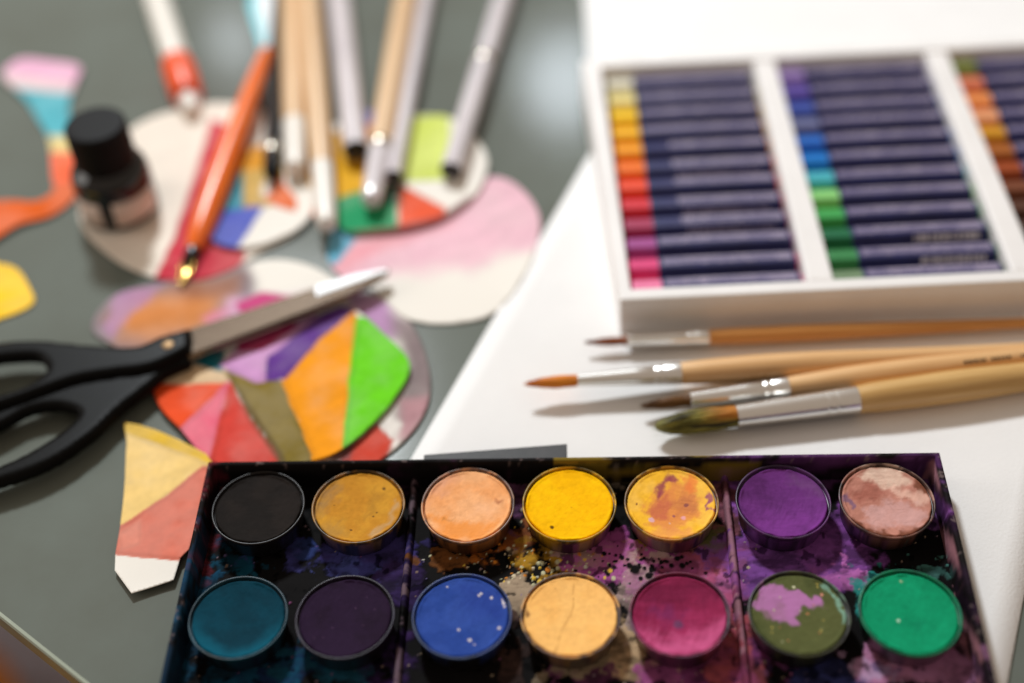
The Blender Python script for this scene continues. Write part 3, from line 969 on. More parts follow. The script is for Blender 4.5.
COLS = [[(228, 222, 200), (240, 222, 142), (254, 206, 10), (254, 190, 4), (253, 166, 20), (252, 120, 8), (246, 78, 40), (222, 38, 54), (172, 44, 86), (166, 70, 142), (226, 58, 122), (240, 122, 164)],
        [(150, 122, 184), (96, 76, 164), (58, 80, 168), (108, 112, 152), (24, 102, 194), (0, 120, 204), (70, 182, 194), (142, 212, 122), (62, 166, 82), (14, 104, 64), (54, 134, 74), (112, 138, 102)],
        [(122, 132, 62), (224, 130, 96), (242, 150, 82), (240, 166, 118), (214, 150, 32), (172, 98, 38), (162, 72, 28), (124, 68, 42), (88, 52, 36), (72, 46, 36)]]
CN = [['ivory white', 'pale lemon', 'bright yellow', 'golden yellow', 'yellow orange', 'bright orange', 'red orange', 'scarlet red', 'crimson', 'purple magenta', 'hot pink', 'light rose pink'],
      ['lavender', 'violet', 'deep blue', 'grey blue', 'cobalt blue', 'azure blue', 'turquoise', 'light green', 'grass green', 'dark bottle green', 'leaf green', 'grey green'],
      ['olive', 'salmon', 'light orange', 'peach', 'ochre yellow', 'rust brown', 'reddish brown', 'chestnut brown', 'dark brown', 'blackish brown']]
CPLACE = ['in the column of yellows and reds', 'in the middle column of blues and greens', 'in the column of browns at the photo edge']


def hexprof(r, n=8, rot=math.pi / 8):
    return [(r * math.cos(rot + 2 * math.pi * k / n), r * math.sin(rot + 2 * math.pi * k / n)) for k in range(n)]


def prism_x(x0, x1, r, n=8, rot=math.pi / 8, ch=.5):
    """bar along x with chamfered ends"""
    V, F = [], []
    for xx, s in ((x0, 1 - ch / r), (x0 + ch, 1), (x1 - ch, 1), (x1, 1 - ch / r)):
        for (yy, zz) in hexprof(r * s, n, rot): V.append((xx, yy, zz))
    for i in range(3):
        for k in range(n):
            F.append((i * n + k, (i + 1) * n + k, (i + 1) * n + (k + 1) % n, i * n + (k + 1) % n))
    F.append(tuple(range(n)))
    F.append(tuple(3 * n + k for k in reversed(range(n))))
    return V, F


pitch = 11.46
R_ = 5.6
wr = random.Random(12)
NH, ROTH = 6, 0.0   # six flat faces, one on top
V, F = prism_x(0, 62.3, R_, NH, ROTH)
stick_me = None
wrap_me = None
for ci in range(3):
    for ri, col in enumerate(COLS[ci]):
        cy = LY - 5.7 - pitch * (ri + .5)
        loc = Vector(BO) + Matrix.Rotation(BROT, 3, 'Z') @ Vector((CX[ci][0] + .2 + wr.uniform(0, .5), cy, 1.6 + R_ * .866 + 1.4))
        t = thing('oil_pastel', '%s oil pastel with navy wrapper, %s' % (CN[ci][ri], CPLACE[ci]), 'oil pastel', loc, None, 'oil pastels in the white box')
        t.rotation_euler = (wr.uniform(-.10, .10), 0, BROT + wr.uniform(-.003, .003))
        if stick_me is None:
            sm = mesh('stick', V, F, None, t, False)
            stick_me = sm.data
            wv, wf = prism_x(11.0, 61.8, R_ + .22, NH, ROTH, .25)
            wo = mesh('wrapper', wv, wf, M_navy, t, False)
            wrap_me = wo.data
            bevel(wo, .45, 2)
        else:
            sm = bpy.data.objects.new('stick', stick_me.copy())
            COL.objects.link(sm); sm.parent = t
            wo = bpy.data.objects.new('wrapper', wrap_me)
            COL.objects.link(wo); wo.parent = t
            bevel(wo, .45, 2)
        sm.data.materials.clear()
        sm.data.materials.append(mat('pastel_%s' % CN[ci][ri].replace(' ', '_'), col, .5, .3, var=.12, var_scale=300))
        bevel(sm, .5, 2)
        # printing: rows of illegible type on the top face
        zt = (R_ + .22) * .866 + .03
        V2, F2 = [], []
        nlines = [(-1.0, .75), (1.0, .75)]
        for yy, hh in nlines:
            xx = 12.5 + wr.uniform(3, 7)
            stop = 58.5 - wr.uniform(0, 9)
            while xx < stop:
                wl = wr.uniform(.5, 1.6)
                if wr.random() < .86:
                    for a, b in ((0, -.5), (1, -.5), (1, .5), (0, .5)):
                        V2.append((xx + a * wl, yy + b * hh * 1.4, zt))
                    n = len(V2)
                    F2.append((n - 4, n - 3, n - 2, n - 1))
                xx += wl + .35
        # pale grey band under the type paints the lit sheen of the top face
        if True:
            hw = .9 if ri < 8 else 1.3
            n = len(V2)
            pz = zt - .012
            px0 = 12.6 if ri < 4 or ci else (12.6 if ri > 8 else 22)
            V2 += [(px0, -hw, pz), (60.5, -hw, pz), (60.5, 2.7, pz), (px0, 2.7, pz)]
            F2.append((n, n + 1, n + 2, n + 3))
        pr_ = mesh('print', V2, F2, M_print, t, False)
        pr_.data.materials.append(M_sheen_print)
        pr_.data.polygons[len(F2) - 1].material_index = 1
        if (ci, ri) in ((1, 9), (1, 10), (1, 11), (0, 5), (0, 8), (0, 11), (0, 7)):
            V2, F2 = [], []
            x_, e_ = (34, 58.5) if ci else (24, 56)
            while x_ < e_:
                wl = wr.choice([.5, .9, 1.3, 1.8])
                an = -math.radians(30)
                y0, z0, y1, z1 = -2.86, zt - .02, -5.5, .35
                for (a, s) in ((0, 0.12), (wl, .12), (wl, .9), (0, .9)):
                    V2.append((x_ + a, y0 + (y1 - y0) * s - .06, z0 + (z1 - z0) * s + .05))
                n = len(V2)
                F2.append((n - 1, n - 2, n - 3, n - 4))
                x_ += wl + wr.choice([.3, .5, .8])
            mesh('barcode_label', V2, F2, M_labelwhite if ci else M_sheen_print, t, False)


# ------------------------------------------------------------------ paper cut-outs
PAPER = (238, 232, 222)


def paper(label, outline, h0, paint, res=1.1, curve=True, lift=0.6, seed=0, group='painted paper cut-outs on the table', base=PAPER, name='paper_cutout', shape=None):
    pts = smooth_closed(outline, 5) if curve else [np.array(p, float) for p in outline]
    G = [at(p[0], p[1], h0)[:2] for p in pts]
    # even spacing along the outline
    D = []
    for i in range(len(G)):
        a, b = G[i], G[(i + 1) % len(G)]
        n = max(1, int(np.linalg.norm(b - a) / (res * 1.6)))
        for k in range(n): D.append(a + (b - a) * k / n)
    G = np.array(D)
    lo, hi = G.min(0), G.max(0)
    X, Y = np.meshgrid(np.arange(lo[0], hi[0], res), np.arange(lo[1], hi[1], res))
    X = X + (np.arange(X.shape[0]) % 2)[:, None] * res * .5
    x, y = X.ravel(), Y.ravel()
    k = poly_sd(x, y, G) > res * .6
    pts2 = [Vector(p) for p in G] + [Vector((a, b)) for a, b in zip(x[k], y[k])]
    n = len(G)
    r = delaunay_2d_cdt(pts2, [(i, (i + 1) % n) for i in range(n)], [], 1, 1e-6)
    vs = np.array([(v.x, v.y) for v in r[0]])
    x, y = vs[:, 0], vs[:, 1]
    sd = np.maximum(poly_sd(x, y, G), 0)
    z = h0 + lift * (np.exp(-sd / 7) * sstep(.35, .75, fbm(x, y, 38, seed + 9, 2)) * 1.0 + .25 * fbm(x, y, 30, seed + 5, 2))
    if shape is not None: z = z + shape(x, y)
    C = np.zeros((len(x), 3)) + lin(base)
    for zone in paint:
        col, poly = zone[0], zone[1]
        soft = zone[2] if len(zone) > 2 else .35
        warp = zone[3] if len(zone) > 3 else .9
        amt = zone[4] if len(zone) > 4 else 1.0
        pg = [at(p[0], p[1], h0)[:2] for p in poly]
        s = poly_sd(x, y, pg) + (fbm(x, y, 9, seed + 31, 4) - .5) * 2 * warp
        a = sstep(-soft, soft, s + (.55 if soft < .5 else 0)) * amt
        wash = 0.66 + .34 * sstep(.3, .7, fbm(x, y, 11, seed + 61 + int(col[0]), 5))
        gran = .82 + .16 * fbm(x, y, 1.8, seed + 71, 3) + .26 * (fbm(x * .4 + y * .3, (y - x * .6) * 1.6, 9, seed + 73 + int(col[1]), 5) - .15)
        rim = 1 - .18 * np.exp(-((s - .5) / .7) ** 2) if soft < 1 else 1.0
        pig = lin(col)[None, :] * (gran * rim)[:, None]
        pig = pig * wash[:, None] + lin(base)[None, :] * (1 - wash[:, None]) * .25 + pig * (1 - wash[:, None]) * .75
        C = C * (1 - a[:, None]) + pig * a[:, None]
    faces = [f for f in r[2] if len(f) == 3]
    ok = []
    cen = np.array([[vs[f[0]][0] + vs[f[1]][0] + vs[f[2]][0], vs[f[0]][1] + vs[f[1]][1] + vs[f[2]][1]] for f in faces]) / 3
    ins = poly_sd(cen[:, 0], cen[:, 1], G) > -1e-6
    faces = [f for f, i in zip(faces, ins) if i]
    org = np.array([vs[:, 0].mean(), vs[:, 1].mean(), h0])
    o = mesh(name, np.stack([x, y, z], -1) - org, faces, M_paper, None, True, cols=np.concatenate([np.clip(C, 0, 1), np.full((len(C), 1), .8)], 1))
    o.location = Vector(org) * MM
    s = o.modifiers.new('thick', 'SOLIDIFY')
    s.thickness = .25 * MM
    s.offset = -1
    return tag(o, label, 'paper cut-out', group)


# yellow, salmon and white piece beside the paint box
paper('cut-out painted yellow and salmon with a white tip, tucked against the paint box corner',
      [(124.5, 424.5), (140, 427.5), (157, 433), (180, 443), (207, 457), (216, 470), (206, 505), (190, 552), (181, 560), (174, 581), (132, 594.5), (115, 571), (115.5, 554), (120, 529), (126, 480), (128, 445)],
      1.6, [((226, 184, 62), [(120, 420), (160, 430), (215, 455), (215, 475), (160, 448), (128, 437), (122, 440)], .8),
            ((240, 204, 128), [(112, 436), (128, 436), (160, 446), (215, 468), (200, 474), (116, 532)], .5),
            ((214, 112, 90), [(115, 532), (160, 502), (203, 470), (222, 470), (200, 562), (177, 561), (150, 558), (110, 553)], .25, .9),
            ((226, 140, 118), [(118, 535), (140, 520), (142, 545), (120, 552)], .8, 1.2, .7)], .6, False, 1.6, 3,
      shape=lambda x, y: 2.2 * sstep(-20, -55, y) )
# large washed disc under the colour wheel
paper('disc washed in orange, brown and lilac, lying under the bright colour wheel',
      [(92, 330), (112, 298), (150, 285), (200, 276), (240, 265), (280, 260), (315, 268), (350, 288), (388, 300), (412, 325), (427, 360), (430, 395), (418, 425), (392, 452), (360, 470), (300, 480), (240, 475), (215, 452), (182, 392), (130, 356)],
      .6, [((112, 94, 104), [(80, 280), (250, 250), (260, 350), (130, 420), (80, 350)], 4, 3, .9),
           ((206, 130, 70), [(110, 318), (140, 296), (200, 288), (225, 292), (215, 325), (150, 345), (120, 340)], 7, 3),
           ((150, 96, 70), [(170, 284), (240, 272), (235, 296), (190, 300)], 5, 2, .8),
           ((176, 128, 168), [(100, 330), (120, 292), (165, 284), (140, 306), (112, 340)], 2, 2.5, .8),
           ((214, 120, 150), [(205, 318), (235, 300), (250, 330), (215, 350)], 2, 2.5, .8),
           ((214, 176, 206), [(230, 300), (320, 295), (310, 340), (225, 345)], 5, 2, .9),
           ((198, 24, 116), [(236, 304), (262, 292), (300, 296), (290, 310), (240, 314)], .8, .8),
           ((176, 120, 176), [(345, 290), (385, 295), (405, 330), (380, 345), (350, 315)], 4, 2, .9),
           ((126, 108, 110), [(390, 315), (425, 325), (450, 400), (405, 440), (390, 420), (405, 365)], 4, 2, .95),
           ((190, 128, 138), [(400, 400), (440, 395), (420, 440), (395, 440)], 3, 2, .7),
           ((228, 220, 212), [(372, 424), (385, 408), (404, 424), (392, 444)], .8, .5),
           ((204, 52, 22), [(340, 456), (376, 423), (394, 441), (384, 465), (340, 468)], .5, .4),
           ((96, 24, 34), [(330, 450), (356, 438), (350, 460), (330, 464)], 1.5, .6, .9)], 1.2, True, .4, 11)
# bright colour wheel
paper('bright colour wheel with orange, green, olive, red and purple wedges by the scissors',
      [(153, 384), (168, 371), (198, 360), (212, 346), (245, 322), (300, 309), (350, 309), (384, 334), (410, 365), (395, 398), (372, 425), (345, 448), (315, 461), (262, 468), (212, 462), (181, 430), (160, 407)],
      2.4, [((232, 78, 30), [(145, 384), (170, 378), (229, 380), (181, 429), (150, 420)], .3),
            ((222, 190, 150), [(160, 384), (170, 370), (200, 362), (226, 370), (229, 381)], .4),
            ((18, 110, 124), [(195, 364), (212, 348), (224, 352), (222, 371)], .4),
            ((226, 100, 124), [(229, 382), (181, 429), (160, 450), (209, 470), (212, 452)], .3),
            ((206, 62, 50), [(230, 384), (207, 475), (284, 475), (279, 455), (250, 420)], .3),
            ((124, 104, 24), [(226, 371), (250, 372), (268, 380), (284, 381), (312, 455), (318, 475), (284, 475), (279, 452), (252, 416)], .3),
            ((90, 66, 22), [(228, 376), (232, 378), (256, 414), (286, 460), (280, 466), (250, 420)], .9, .3, .7),
            ((242, 152, 8), [(354, 306), (357, 321), (344, 447), (340, 475), (316, 475), (312, 455), (283, 381), (318, 338)], .3),
            ((104, 206, 16), [(357, 318), (372, 318), (425, 365), (395, 405), (344, 452), (350, 390)], .3),
            ((98, 52, 140), [(266, 357), (315, 318), (345, 306), (353, 312), (320, 338), (284, 379), (265, 380)], .3),
            ((206, 150, 200), [(221, 366), (240, 345), (315, 312), (316, 318), (267, 357), (264, 381), (256, 382)], .4),
            ((190, 12, 100), [(235, 338), (290, 318), (300, 326), (262, 350), (238, 352)], .6)], .9, True, 1.0, 21)
# pink disc
paper('round cut-out fading from pink to white, next to the big white sheet',
      [(329, 262), (330, 240), (338, 224), (356, 221), (368, 232), (400, 228), (440, 214), (468, 190), (492, 178), (516, 185), (536, 207), (540, 232), (528, 270), (496, 312), (450, 324), (408, 320), (388, 304), (368, 288), (345, 280)],
      .6, [((232, 186, 198), [(320, 290), (330, 240), (400, 200), (500, 160), (560, 190), (545, 245), (470, 268), (390, 276)], 7, 4),
           ((226, 140, 150), [(325, 275), (345, 245), (420, 226), (470, 198), (450, 226), (380, 250), (350, 272)], 5, 2, .7),
           ((96, 168, 196), [(322, 268), (324, 230), (340, 216), (362, 220), (358, 238), (338, 264)], 1.0, .6)], 1.2, True, .8, 31)
# wheel under the jar
paper('cut-out with yellow, green, red and lime wedges under the fanned brushes',
      [(262, 188), (288, 152), (330, 128), (362, 112), (405, 116), (450, 118), (478, 142), (488, 166), (474, 196), (440, 220), (398, 231), (352, 234), (330, 220), (300, 213), (272, 204)],
      2.3, [((222, 166, 26), [(280, 155), (330, 130), (392, 148), (388, 198), (335, 200), (318, 214), (276, 190)], .5),
            ((226, 108, 52), [(262, 205), (280, 174), (322, 204), (328, 222), (288, 222)], .5),
            ((34, 150, 96), [(334, 200), (360, 190), (394, 186), (400, 240), (350, 240), (326, 225)], .5),
            ((234, 92, 56), [(400, 184), (446, 208), (440, 230), (398, 236)], .5),
            ((206, 218, 104), [(404, 120), (452, 112), (446, 180), (402, 182)], .6),
            ((222, 134, 70), [(360, 124), (384, 122), (388, 152), (364, 152)], .6),
            ((110, 110, 176), [(362, 104), (400, 108), (400, 124), (366, 124)], .8),
            ((30, 60, 44), [(378, 178), (404, 176), (400, 206), (374, 200)], 2, .8, .85),
            ((134, 54, 60), [(345, 232), (398, 227), (440, 216), (470, 196), (478, 200), (440, 226), (396, 238)], .8, .3, .85)], 1.0, True, .5, 41)  # last zone: shadow line painted dark along the lower edge
# cream disc under the ink bottle
paper('cream white disc with one crimson wedge, under the ink bottle',
      [(80, 222), (92, 170), (135, 128), (175, 112), (215, 104), (262, 112), (300, 150), (312, 195), (296, 232), (262, 252), (232, 270), (196, 281), (152, 278), (112, 258)],
      .6, [((196, 48, 66), [(212, 120), (238, 130), (250, 236), (236, 290), (148, 296), (176, 232)], .5),
           ((226, 214, 200), [(80, 100), (200, 100), (190, 180), (110, 280), (70, 250)], 6, 3, .7)], 1.2, True, .8, 51, base=(236, 226, 212))
paper('small wheel with teal, ochre, blue and white wedges, leaning on the cream disc',
      [(206, 222), (212, 184), (232, 156), (262, 146), (292, 158), (311, 186), (314, 208), (300, 228), (266, 244), (234, 248), (212, 240)],
      2.2, [((30, 138, 158), [(214, 170), (232, 160), (247, 172), (244, 212), (212, 214)], .5),
            ((206, 168, 92), [(240, 140), (288, 140), (276, 205), (244, 212)], .5),
            ((222, 152, 40), [(226, 140), (272, 140), (270, 168), (236, 172)], .6),
            ((66, 84, 186), [(210, 212), (264, 206), (236, 250), (200, 245)], .5)], 1.0, True, .6, 61)
# strip at the edge
paper('curved strip painted pink, teal, cream and orange, partly behind the ink bottle',
      [(3, 78), (10, 66), (24, 60), (52, 62), (80, 68), (76, 84), (70, 101), (70, 120), (73, 138), (79, 154), (81, 176), (74, 198), (52, 216), (20, 226), (0, 238), (-40, 262), (-48, 232), (-20, 206), (10, 202), (36, 203), (53, 192), (52, 176), (49, 140), (38, 120), (26, 101)],
      .8, [((222, 168, 194), [(-10, 40), (100, 50), (90, 96), (0, 86)], .8),
           ((214, 196, 190), [(-5, 72), (90, 86), (90, 98), (-5, 90)], 1.5, .5, .7),
           ((84, 168, 180), [(0, 88), (90, 96), (90, 138), (30, 138)], .6),
           ((222, 200, 136), [(30, 137), (90, 136), (90, 154), (30, 154)], .6),
           ((246, 96, 44), [(30, 153), (95, 152), (95, 184), (30, 186)], .7),
           ((216, 90, 12), [(-60, 280), (-60, 190), (30, 188), (95, 180), (95, 215), (40, 240)], .7)], 1.0, True, 1.0, 71)
paper('bright yellow scrap cut off by the photo edge near the scissors handles',
      [(-30, 262), (0, 264), (18, 270), (30, 288), (34, 302), (20, 312), (0, 319), (-30, 330)], .6, [((250, 200, 12), [(-80, 200), (80, 200), (80, 400), (-80, 400)])], 1.0, True, .6, 81)
paper('small white scrap with a pale blue edge, far behind the dip pen',
      [(248, 4), (256, -20), (300, -24), (296, 30), (280, 58), (262, 52)], .6, [((120, 214, 226), [(238, 4), (258, -30), (258, 8), (270, 60), (258, 60)], 1.2)], 1.0, False, .6, 91, base=(250, 250, 250))


# ------------------------------------------------------------------ scissors
def sweep(path, rx, rz, n=14, closed=True):
    """oval bar carried along a flat path; rx across, rz up (numbers or lists)"""
    P = np.asarray(path, float)
    m_ = len(P)
    if np.isscalar(rx): rx = [rx] * m_
    if np.isscalar(rz): rz = [rz] * m_
    V, F = [], []
    for i in range(m_):
        a = P[(i - 1) % m_] if closed or i > 0 else P[i]
        b = P[(i + 1) % m_] if closed or i < m_ - 1 else P[i]
        t = (b - a)[:2]
        t = t / (np.linalg.norm(t) + 1e-9)
        nn = np.array((-t[1], t[0], 0))
        for k in range(n):
            an = 2 * math.pi * k / n
            c, s = math.cos(an), math.sin(an)
            c = math.copysign(abs(c) ** .7, c); s = math.copysign(abs(s) ** .7, s)
            V.append(P[i] + nn * rx[i] * c + np.array((0, 0, rz[i] * s)))
    for i in range(m_ if closed else m_ - 1):
        j = (i + 1) % m_
        for k in range(n):
            F.append((i * n + k, i * n + (k + 1) % n, j * n + (k + 1) % n, j * n + k))
    if not closed:
        F.append(tuple(reversed(range(n))))
        F.append(tuple((m_ - 1) * n + k for k in range(n)))
    return V, F


def plate(poly, z0, z1):
    n = len(poly)
    V = [(p[0], p[1], z0) for p in poly] + [(p[0], p[1], z1) for p in poly]
    F = [tuple(reversed(range(n))), tuple(range(n, 2 * n))] + [(i, (i + 1) % n, n + (i + 1) % n, n + i) for i in range(n)]
    a = sum(poly[i][0] * poly[(i + 1) % n][1] - poly[(i + 1) % n][0] * poly[i][1] for i in range(n))
    if a < 0: F = [tuple(reversed(f)) for f in F]
    return V, F


ZS = 8.0
SO = np.append(at(168, 345, 0)[:2], 0.0)
sc = thing('scissors', 'black handled scissors lying closed across the painted paper wheel', 'scissors', SO)


def P3(px, py, z): return at(px, py, z) - SO


def loft_outline(name, outline, holes, z0, z1, material, parent):
    """thick rounded slab with holes, from picture outlines"""
    out = [at(p[0], p[1], z1)[:2] - SO[:2] for p in smooth_closed(outline, 6)]
    allp = [Vector(p) for p in out]
    edges = [(i, (i + 1) % len(out)) for i in range(len(out))]
    hs = []
    for h in holes:
        hp = [at(p[0], p[1], z1)[:2] - SO[:2] for p in smooth_closed(h, 6)]
        hs.append(np.array(hp))
        b = len(allp)
        allp += [Vector(p) for p in hp]
        edges += [(b + i, b + (i + 1) % len(hp)) for i in range(len(hp))]
    lo, hi = np.array(out).min(0), np.array(out).max(0)
    res = 1.3
    X, Y = np.meshgrid(np.arange(lo[0], hi[0], res), np.arange(lo[1], hi[1], res))
    x, y = X.ravel(), Y.ravel()
    sd = poly_sd(x, y, out)
    for h in hs: sd = np.minimum(sd, -poly_sd(x, y, h))
    k = sd > .5
    allp += [Vector((a, b)) for a, b in zip(x[k], y[k])]
    r = delaunay_2d_cdt(allp, edges, [], 0, 1e-6)
    vs = np.array([(v.x, v.y) for v in r[0]])
    cen = np.array([vs[list(f)].mean(0) for f in r[2]])
    s = poly_sd(cen[:, 0], cen[:, 1], out)
    for h in hs: s = np.minimum(s, -poly_sd(cen[:, 0], cen[:, 1], h))
    faces = [f for f, q in zip(r[2], s) if q > 0]
    sd = poly_sd(vs[:, 0], vs[:, 1], out)
    for h in hs: sd = np.minimum(sd, -poly_sd(vs[:, 0], vs[:, 1], h))
    sd = np.clip(sd, 0, None)
    hh = (z1 - z0) / 2
    zm = (z0 + z1) / 2
    rr = 2.4
    prof_ = np.sqrt(np.clip(1 - (1 - np.clip(sd / rr, 0, 1)) ** 2, 0, 1))
    zt = zm + hh * (.12 + .88 * prof_)
    zb = zm - hh * (.12 + .88 * prof_)
    n = len(vs)
    V = [(a, b, c) for (a, b), c in zip(vs, zt)] + [(a, b, c) for (a, b), c in zip(vs, zb)]
    F = [tuple(f) for f in faces] + [tuple(n + i for i in reversed(f)) for f in faces]
    cnt = {}
    for f in faces:
        for i in range(len(f)):
            a, b = f[i], f[(i + 1) % len(f)]
            cnt[(a, b)] = 1
    for (a, b) in cnt:
        if (b, a) not in cnt: F.append((b, a, n + a, n + b))
    return mesh(name, V, F, material, parent, True)


# upper half: shank and small loop; lower half: shank and large loop
loft_outline('handle', [(190, 326), (188, 326.5), (160, 334), (135, 344), (95, 343), (40, 338), (0, 340), (-50, 350), (-82, 372), (-80, 402), (-40, 414), (0, 404), (40, 390), (75, 378), (110, 372), (150, 366), (187, 349), (190, 347)],
             [[(44, 362), (32, 355), (0, 357), (-35, 364), (-60, 378), (-58, 392), (-36, 400), (0, 392), (26, 383), (42, 372)]], 5.6, 11.5, M_black, sc)
loft_outline('handle', [(190, 340), (190, 342), (190, 359), (188.5, 361.5), (166, 371), (148, 386), (120, 408), (92, 434), (50, 462), (0, 481), (-50, 494), (-95, 490), (-110, 462), (-85, 436), (-40, 420), (0, 405), (40, 390), (80, 376), (110, 366), (150, 346)],
             [[(76, 414), (70, 408), (52, 405), (26, 410), (0, 424), (-40, 440), (-70, 452), (-82, 468), (-70, 476), (-36, 474), (0, 463), (26, 451), (58, 431)]], 2.9, 8.6, M_black, sc)
# blades: ground steel with bevelled cutting edge
TIPZ = 5.0


def blade(top, low, z0, z1, name='blade'):
    poly = [tuple(at(p[0], p[1], z1)[:2] - SO[:2]) for p in top + low[::-1]]
    V, F = plate(poly, z0, z1)
    V = np.array(V)
    ax_ = np.array(at(389, 270, z1)[:2] - at(150, 355, z1)[:2]); ax_ /= np.linalg.norm(ax_)
    base_ = at(389, 270, z1)[:2] - SO[:2]
    across = (V[:, 0] - base_[0]) * -ax_[1] + (V[:, 1] - base_[1]) * ax_[0]
    V[:, 2] -= across * .16          # each blade is hollow ground: its face tips a little
    o = mesh(name, V, F, M_steel, sc, False)
    bevel(o, .35, 1)
    return o


b1 = blade([(150, 340), (190, 326), (250, 307), (318, 284), (350, 274), (385, 266.5), (389, 269)], [(150, 368), (190, 357), (250, 334), (310, 311), (350, 295), (378, 280), (389, 272)], 6.0, 7.3)
b2 = blade([(150, 352), (190, 340), (250, 322), (318, 300), (350, 286), (385, 271), (388, 272)], [(150, 372), (190, 362), (250, 340), (310, 317), (350, 299), (380, 282), (388, 275)], 4.4, 5.6)
# bright ground facet with fine serrations near the tip
V, F = [], []
n = 16
tp = [(318, 284.5), (350, 274.5), (384, 267.5), (388, 270)]
for k in range(n):
    u0, u1 = k / n, (k + .82) / n
    for u, s in ((u0, 0), (u1, 0), (u1, 1), (u0, 1)):
        xx = 316 + 72 * u
        ytop = np.interp(xx, [316, 350, 384, 390], [285.5, 275, 268, 270.5]) + .6
        ylow = np.interp(xx, [316, 350, 378, 390], [295.5, 283.5, 273.5, 271.2])
        V.append(P3(xx, ytop + (ylow - ytop) * s, 7.75 + .2 * (1 - s)))
    F.append((4 * k + 3, 4 * k + 2, 4 * k + 1, 4 * k))
o = mesh('ground_facet', V, F, M_steelbright, b1, False)
so = o.modifiers.new('thick', 'SOLIDIFY'); so.thickness = .1 * MM
pv = lathe_part('pivot_screw', [(0.02, 2.2), (2.0, 2.2), (2.6, 1.9), (2.8, 1.2), (2.8, -3)], mat('dull_brass', (150, 120, 84), .5, .4, metal=.6), sc, 28, 40)
pv.location = Vector(at(168, 345, 11.5) - SO) * MM + Vector((0, 0, -.0012))
pv.scale = (.8, .8, .8)

# ------------------------------------------------------------------ ink bottle
ib = thing('ink_bottle', 'small glass ink bottle with tall black cap standing on the cream disc', 'bottle', np.append(at(121, 207, 1.3)[:2], 1.4))
ib.scale = (1.04, 1.04, .96)
lathe_part('glass_body', interp([(0.02, 0), (13.5, 0.1), (14.9, 1.2), (15.2, 3), (15.2, 14), (15.0, 19), (14.0, 22.5), (11.5, 25), (9.6, 26.5), (9.2, 29)], 5), M_inkglass, ib, 48, 70)
lathe_part('cap', interp([(9.4, 26.2), (11.4, 26.4), (11.7, 27.4), (11.7, 36), (11.6, 42), (11.1, 43.6), (9.0, 44.1), (0.02, 44.2)], 5), M_cap, ib, 48, 50)
for a0, a1 in ((-172, -98), (-80, -6)):
    V, F = [], []
    n = 26
    for k in range(n + 1):
        a = math.radians(a0 + (a1 - a0) * k / n)
        for zz in (2.6, 14.5):
            V.append((15.32 * math.cos(a), 15.32 * math.sin(a), zz))
    for k in range(n): F.append((2 * k, 2 * k + 2, 2 * k + 3, 2 * k + 1))
    o = mesh('label', V, F, M_label, ib)
    so = o.modifiers.new('thick', 'SOLIDIFY'); so.thickness = .12 * MM; so.offset = 1

# ------------------------------------------------------------------ dip pen leaning on the jar
A = at(180, 287, 1.8); B = at(268, 47, 11)
LP = float(np.linalg.norm(B - A))
pn = thing('dip_pen', 'orange dip pen with gold nib, lying over the crimson wedge of the cream disc', 'pen', A, aim(A, B))
lathe_part('holder', interp([(2.3, 19), (3.6, 22), (5.0, 32), (5.5, 55), (5.0, 90), (4.0, 120), (2.6, LP - 6), (1.8, LP - 1.5), (0.02, LP)], 6), M_orange_lacq, pn, 32, 80)
lathe_part('collar', [(1.6, 13.5), (2.7, 14.0), (3.1, 15), (3.1, 19), (2.9, 20.3)], M_blackgloss, pn, 32, 40)
V, F = [], []
nn = 12
for k in range(nn + 1):
    u = k / nn
    zz = 14.5 * u
    wd = .15 + 2.6 * min(1, u * 1.9) ** .8
    for j in range(9):
        a = math.radians(-100 + 200 * j / 8)
        V.append((wd * math.sin(a), -wd * .75 * math.cos(a) + .4, zz))
for k in range(nn):
    for j in range(8):
        F.append((k * 9 + j, k * 9 + j + 1, (k + 1) * 9 + j + 1, (k + 1) * 9 + j))
o = mesh('nib', V, F, M_gold, pn)
so = o.modifiers.new('thick', 'SOLIDIFY'); so.thickness = .25 * MM

# white brush lying farther back
A = at(193, 113, 4); B = at(150, -22, 9)
wb = thing('marker_brush', 'white handled brush with orange band, lying behind the ink bottle', 'paintbrush', A, aim(A, B))
L_ = float(np.linalg.norm(B - A))
lathe_part('end_tip', interp([(0.02, 0), (2.6, .4), (4.0, 3), (4.3, 9), (4.4, 13)], 5), M_white_lacq, wb, 32, 70)
lathe_part('band', [(4.4, 11), (6.6, 12), (7.2, 14), (7.4, 34), (6.6, 39), (4.4, 40)], M_orange_band, wb, 32, 50)
lathe_part('handle', interp([(5.0, 36), (5.9, 42), (6.2, 60), (5.8, 100), (5.0, L_), (4.2, L_ + 40), (.02, L_ + 42)], 5), M_white_lacq, wb, 32, 80)

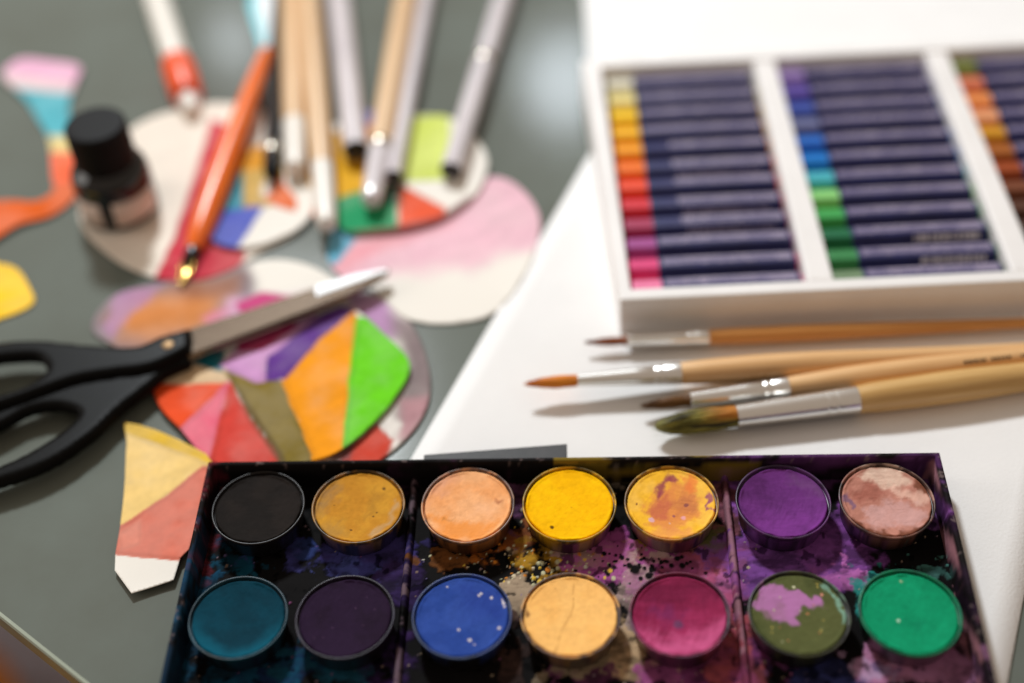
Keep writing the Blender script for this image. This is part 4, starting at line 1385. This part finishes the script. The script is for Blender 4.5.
# ------------------------------------------------------------------ brushes fanned out on the table, handles towards the camera
def fan_brush(label, bottom, top, wpx, kind, tipm, tiplen, za=6.0, zb=6.0, ring=None):
    A = at(bottom[0], bottom[1], za)
    B = at(top[0], top[1], zb)
    t = thing('paintbrush', label, 'paintbrush', A, aim(A, B), 'brushes fanned out on the table with their handle ends forward')
    r = wpx / FPX * 575 / 2
    L = 190
    lathe_part('dipped_end', interp([(0.02, 0), (r * .55, .5), (r * .85, 3), (r * .97, tiplen * .6), (r, tiplen)], 5), tipm, t, 28, 70)
    lathe_part('handle', interp([(r * 1.0, tiplen), (r * 1.03, tiplen + 4), (r * 1.10, 90), (r * 1.08, 140), (r * .95, L)], 5), kind, t, 28, 80)
    lathe_part('ferrule', [(r * .9, L - 1), (r * 1.0, L), (r * .9, L + 25), (r * .7, L + 27)], M_ferrule_warm, t, 28, 40)
    lathe_part('bristles', interp([(r * .7, L + 25), (r * .95, L + 32), (r * .7, L + 42), (.05, L + 50)], 4), M_bris_brown, t, 24, 80)
    if ring:
        lathe_part('ring', [(r * 1.03, ring), (r * 1.10, ring + .5), (r * 1.10, ring + 4), (r * 1.03, ring + 4.5)], M_ferrule_warm, t, 28, 40)
    return t


fan_brush('glossy black handled brush lying beside the orange dip pen', (271, 178), (280, -6), 17, M_blackgloss, M_black, 10, 6.5, 5, ring=16)
fan_brush('pale wooden brush with short white end, between the black brush and its longer twin', (296, 171), (292, -6), 25, M_wood_j, M_white_lacq, 34, 7.5, 6)
fan_brush('wooden brush with long white end reaching nearest to the scissors blade', (327, 227), (309, -6), 23, M_wood_j, M_white_lacq, 38, 8.0, 12)
fan_brush('grey lilac brush with black end, between the two slanting wooden brushes', (356, 152), (338, -6), 26, M_clear_lacq, M_dark_end, 4, 7.5, 6)
fan_brush('slanted wooden brush with clear grey end and ring, on the green wedge', (371, 203), (407, -6), 24, M_wood_j, M_clear_lacq, 36, 8.0, 9, ring=33)
fan_brush('thin grey brush tucked close behind the slanted wooden brush', (393, 178), (427, -6), 17, M_clear_lacq, M_dark_end, 4, 7.0, 5)
fan_brush('pale grey brush with black end, outermost of the fan near the lime wedge', (450, 174), (505, -6), 22, M_clear_lacq, M_dark_end, 5, 7.0, 6, ring=78)
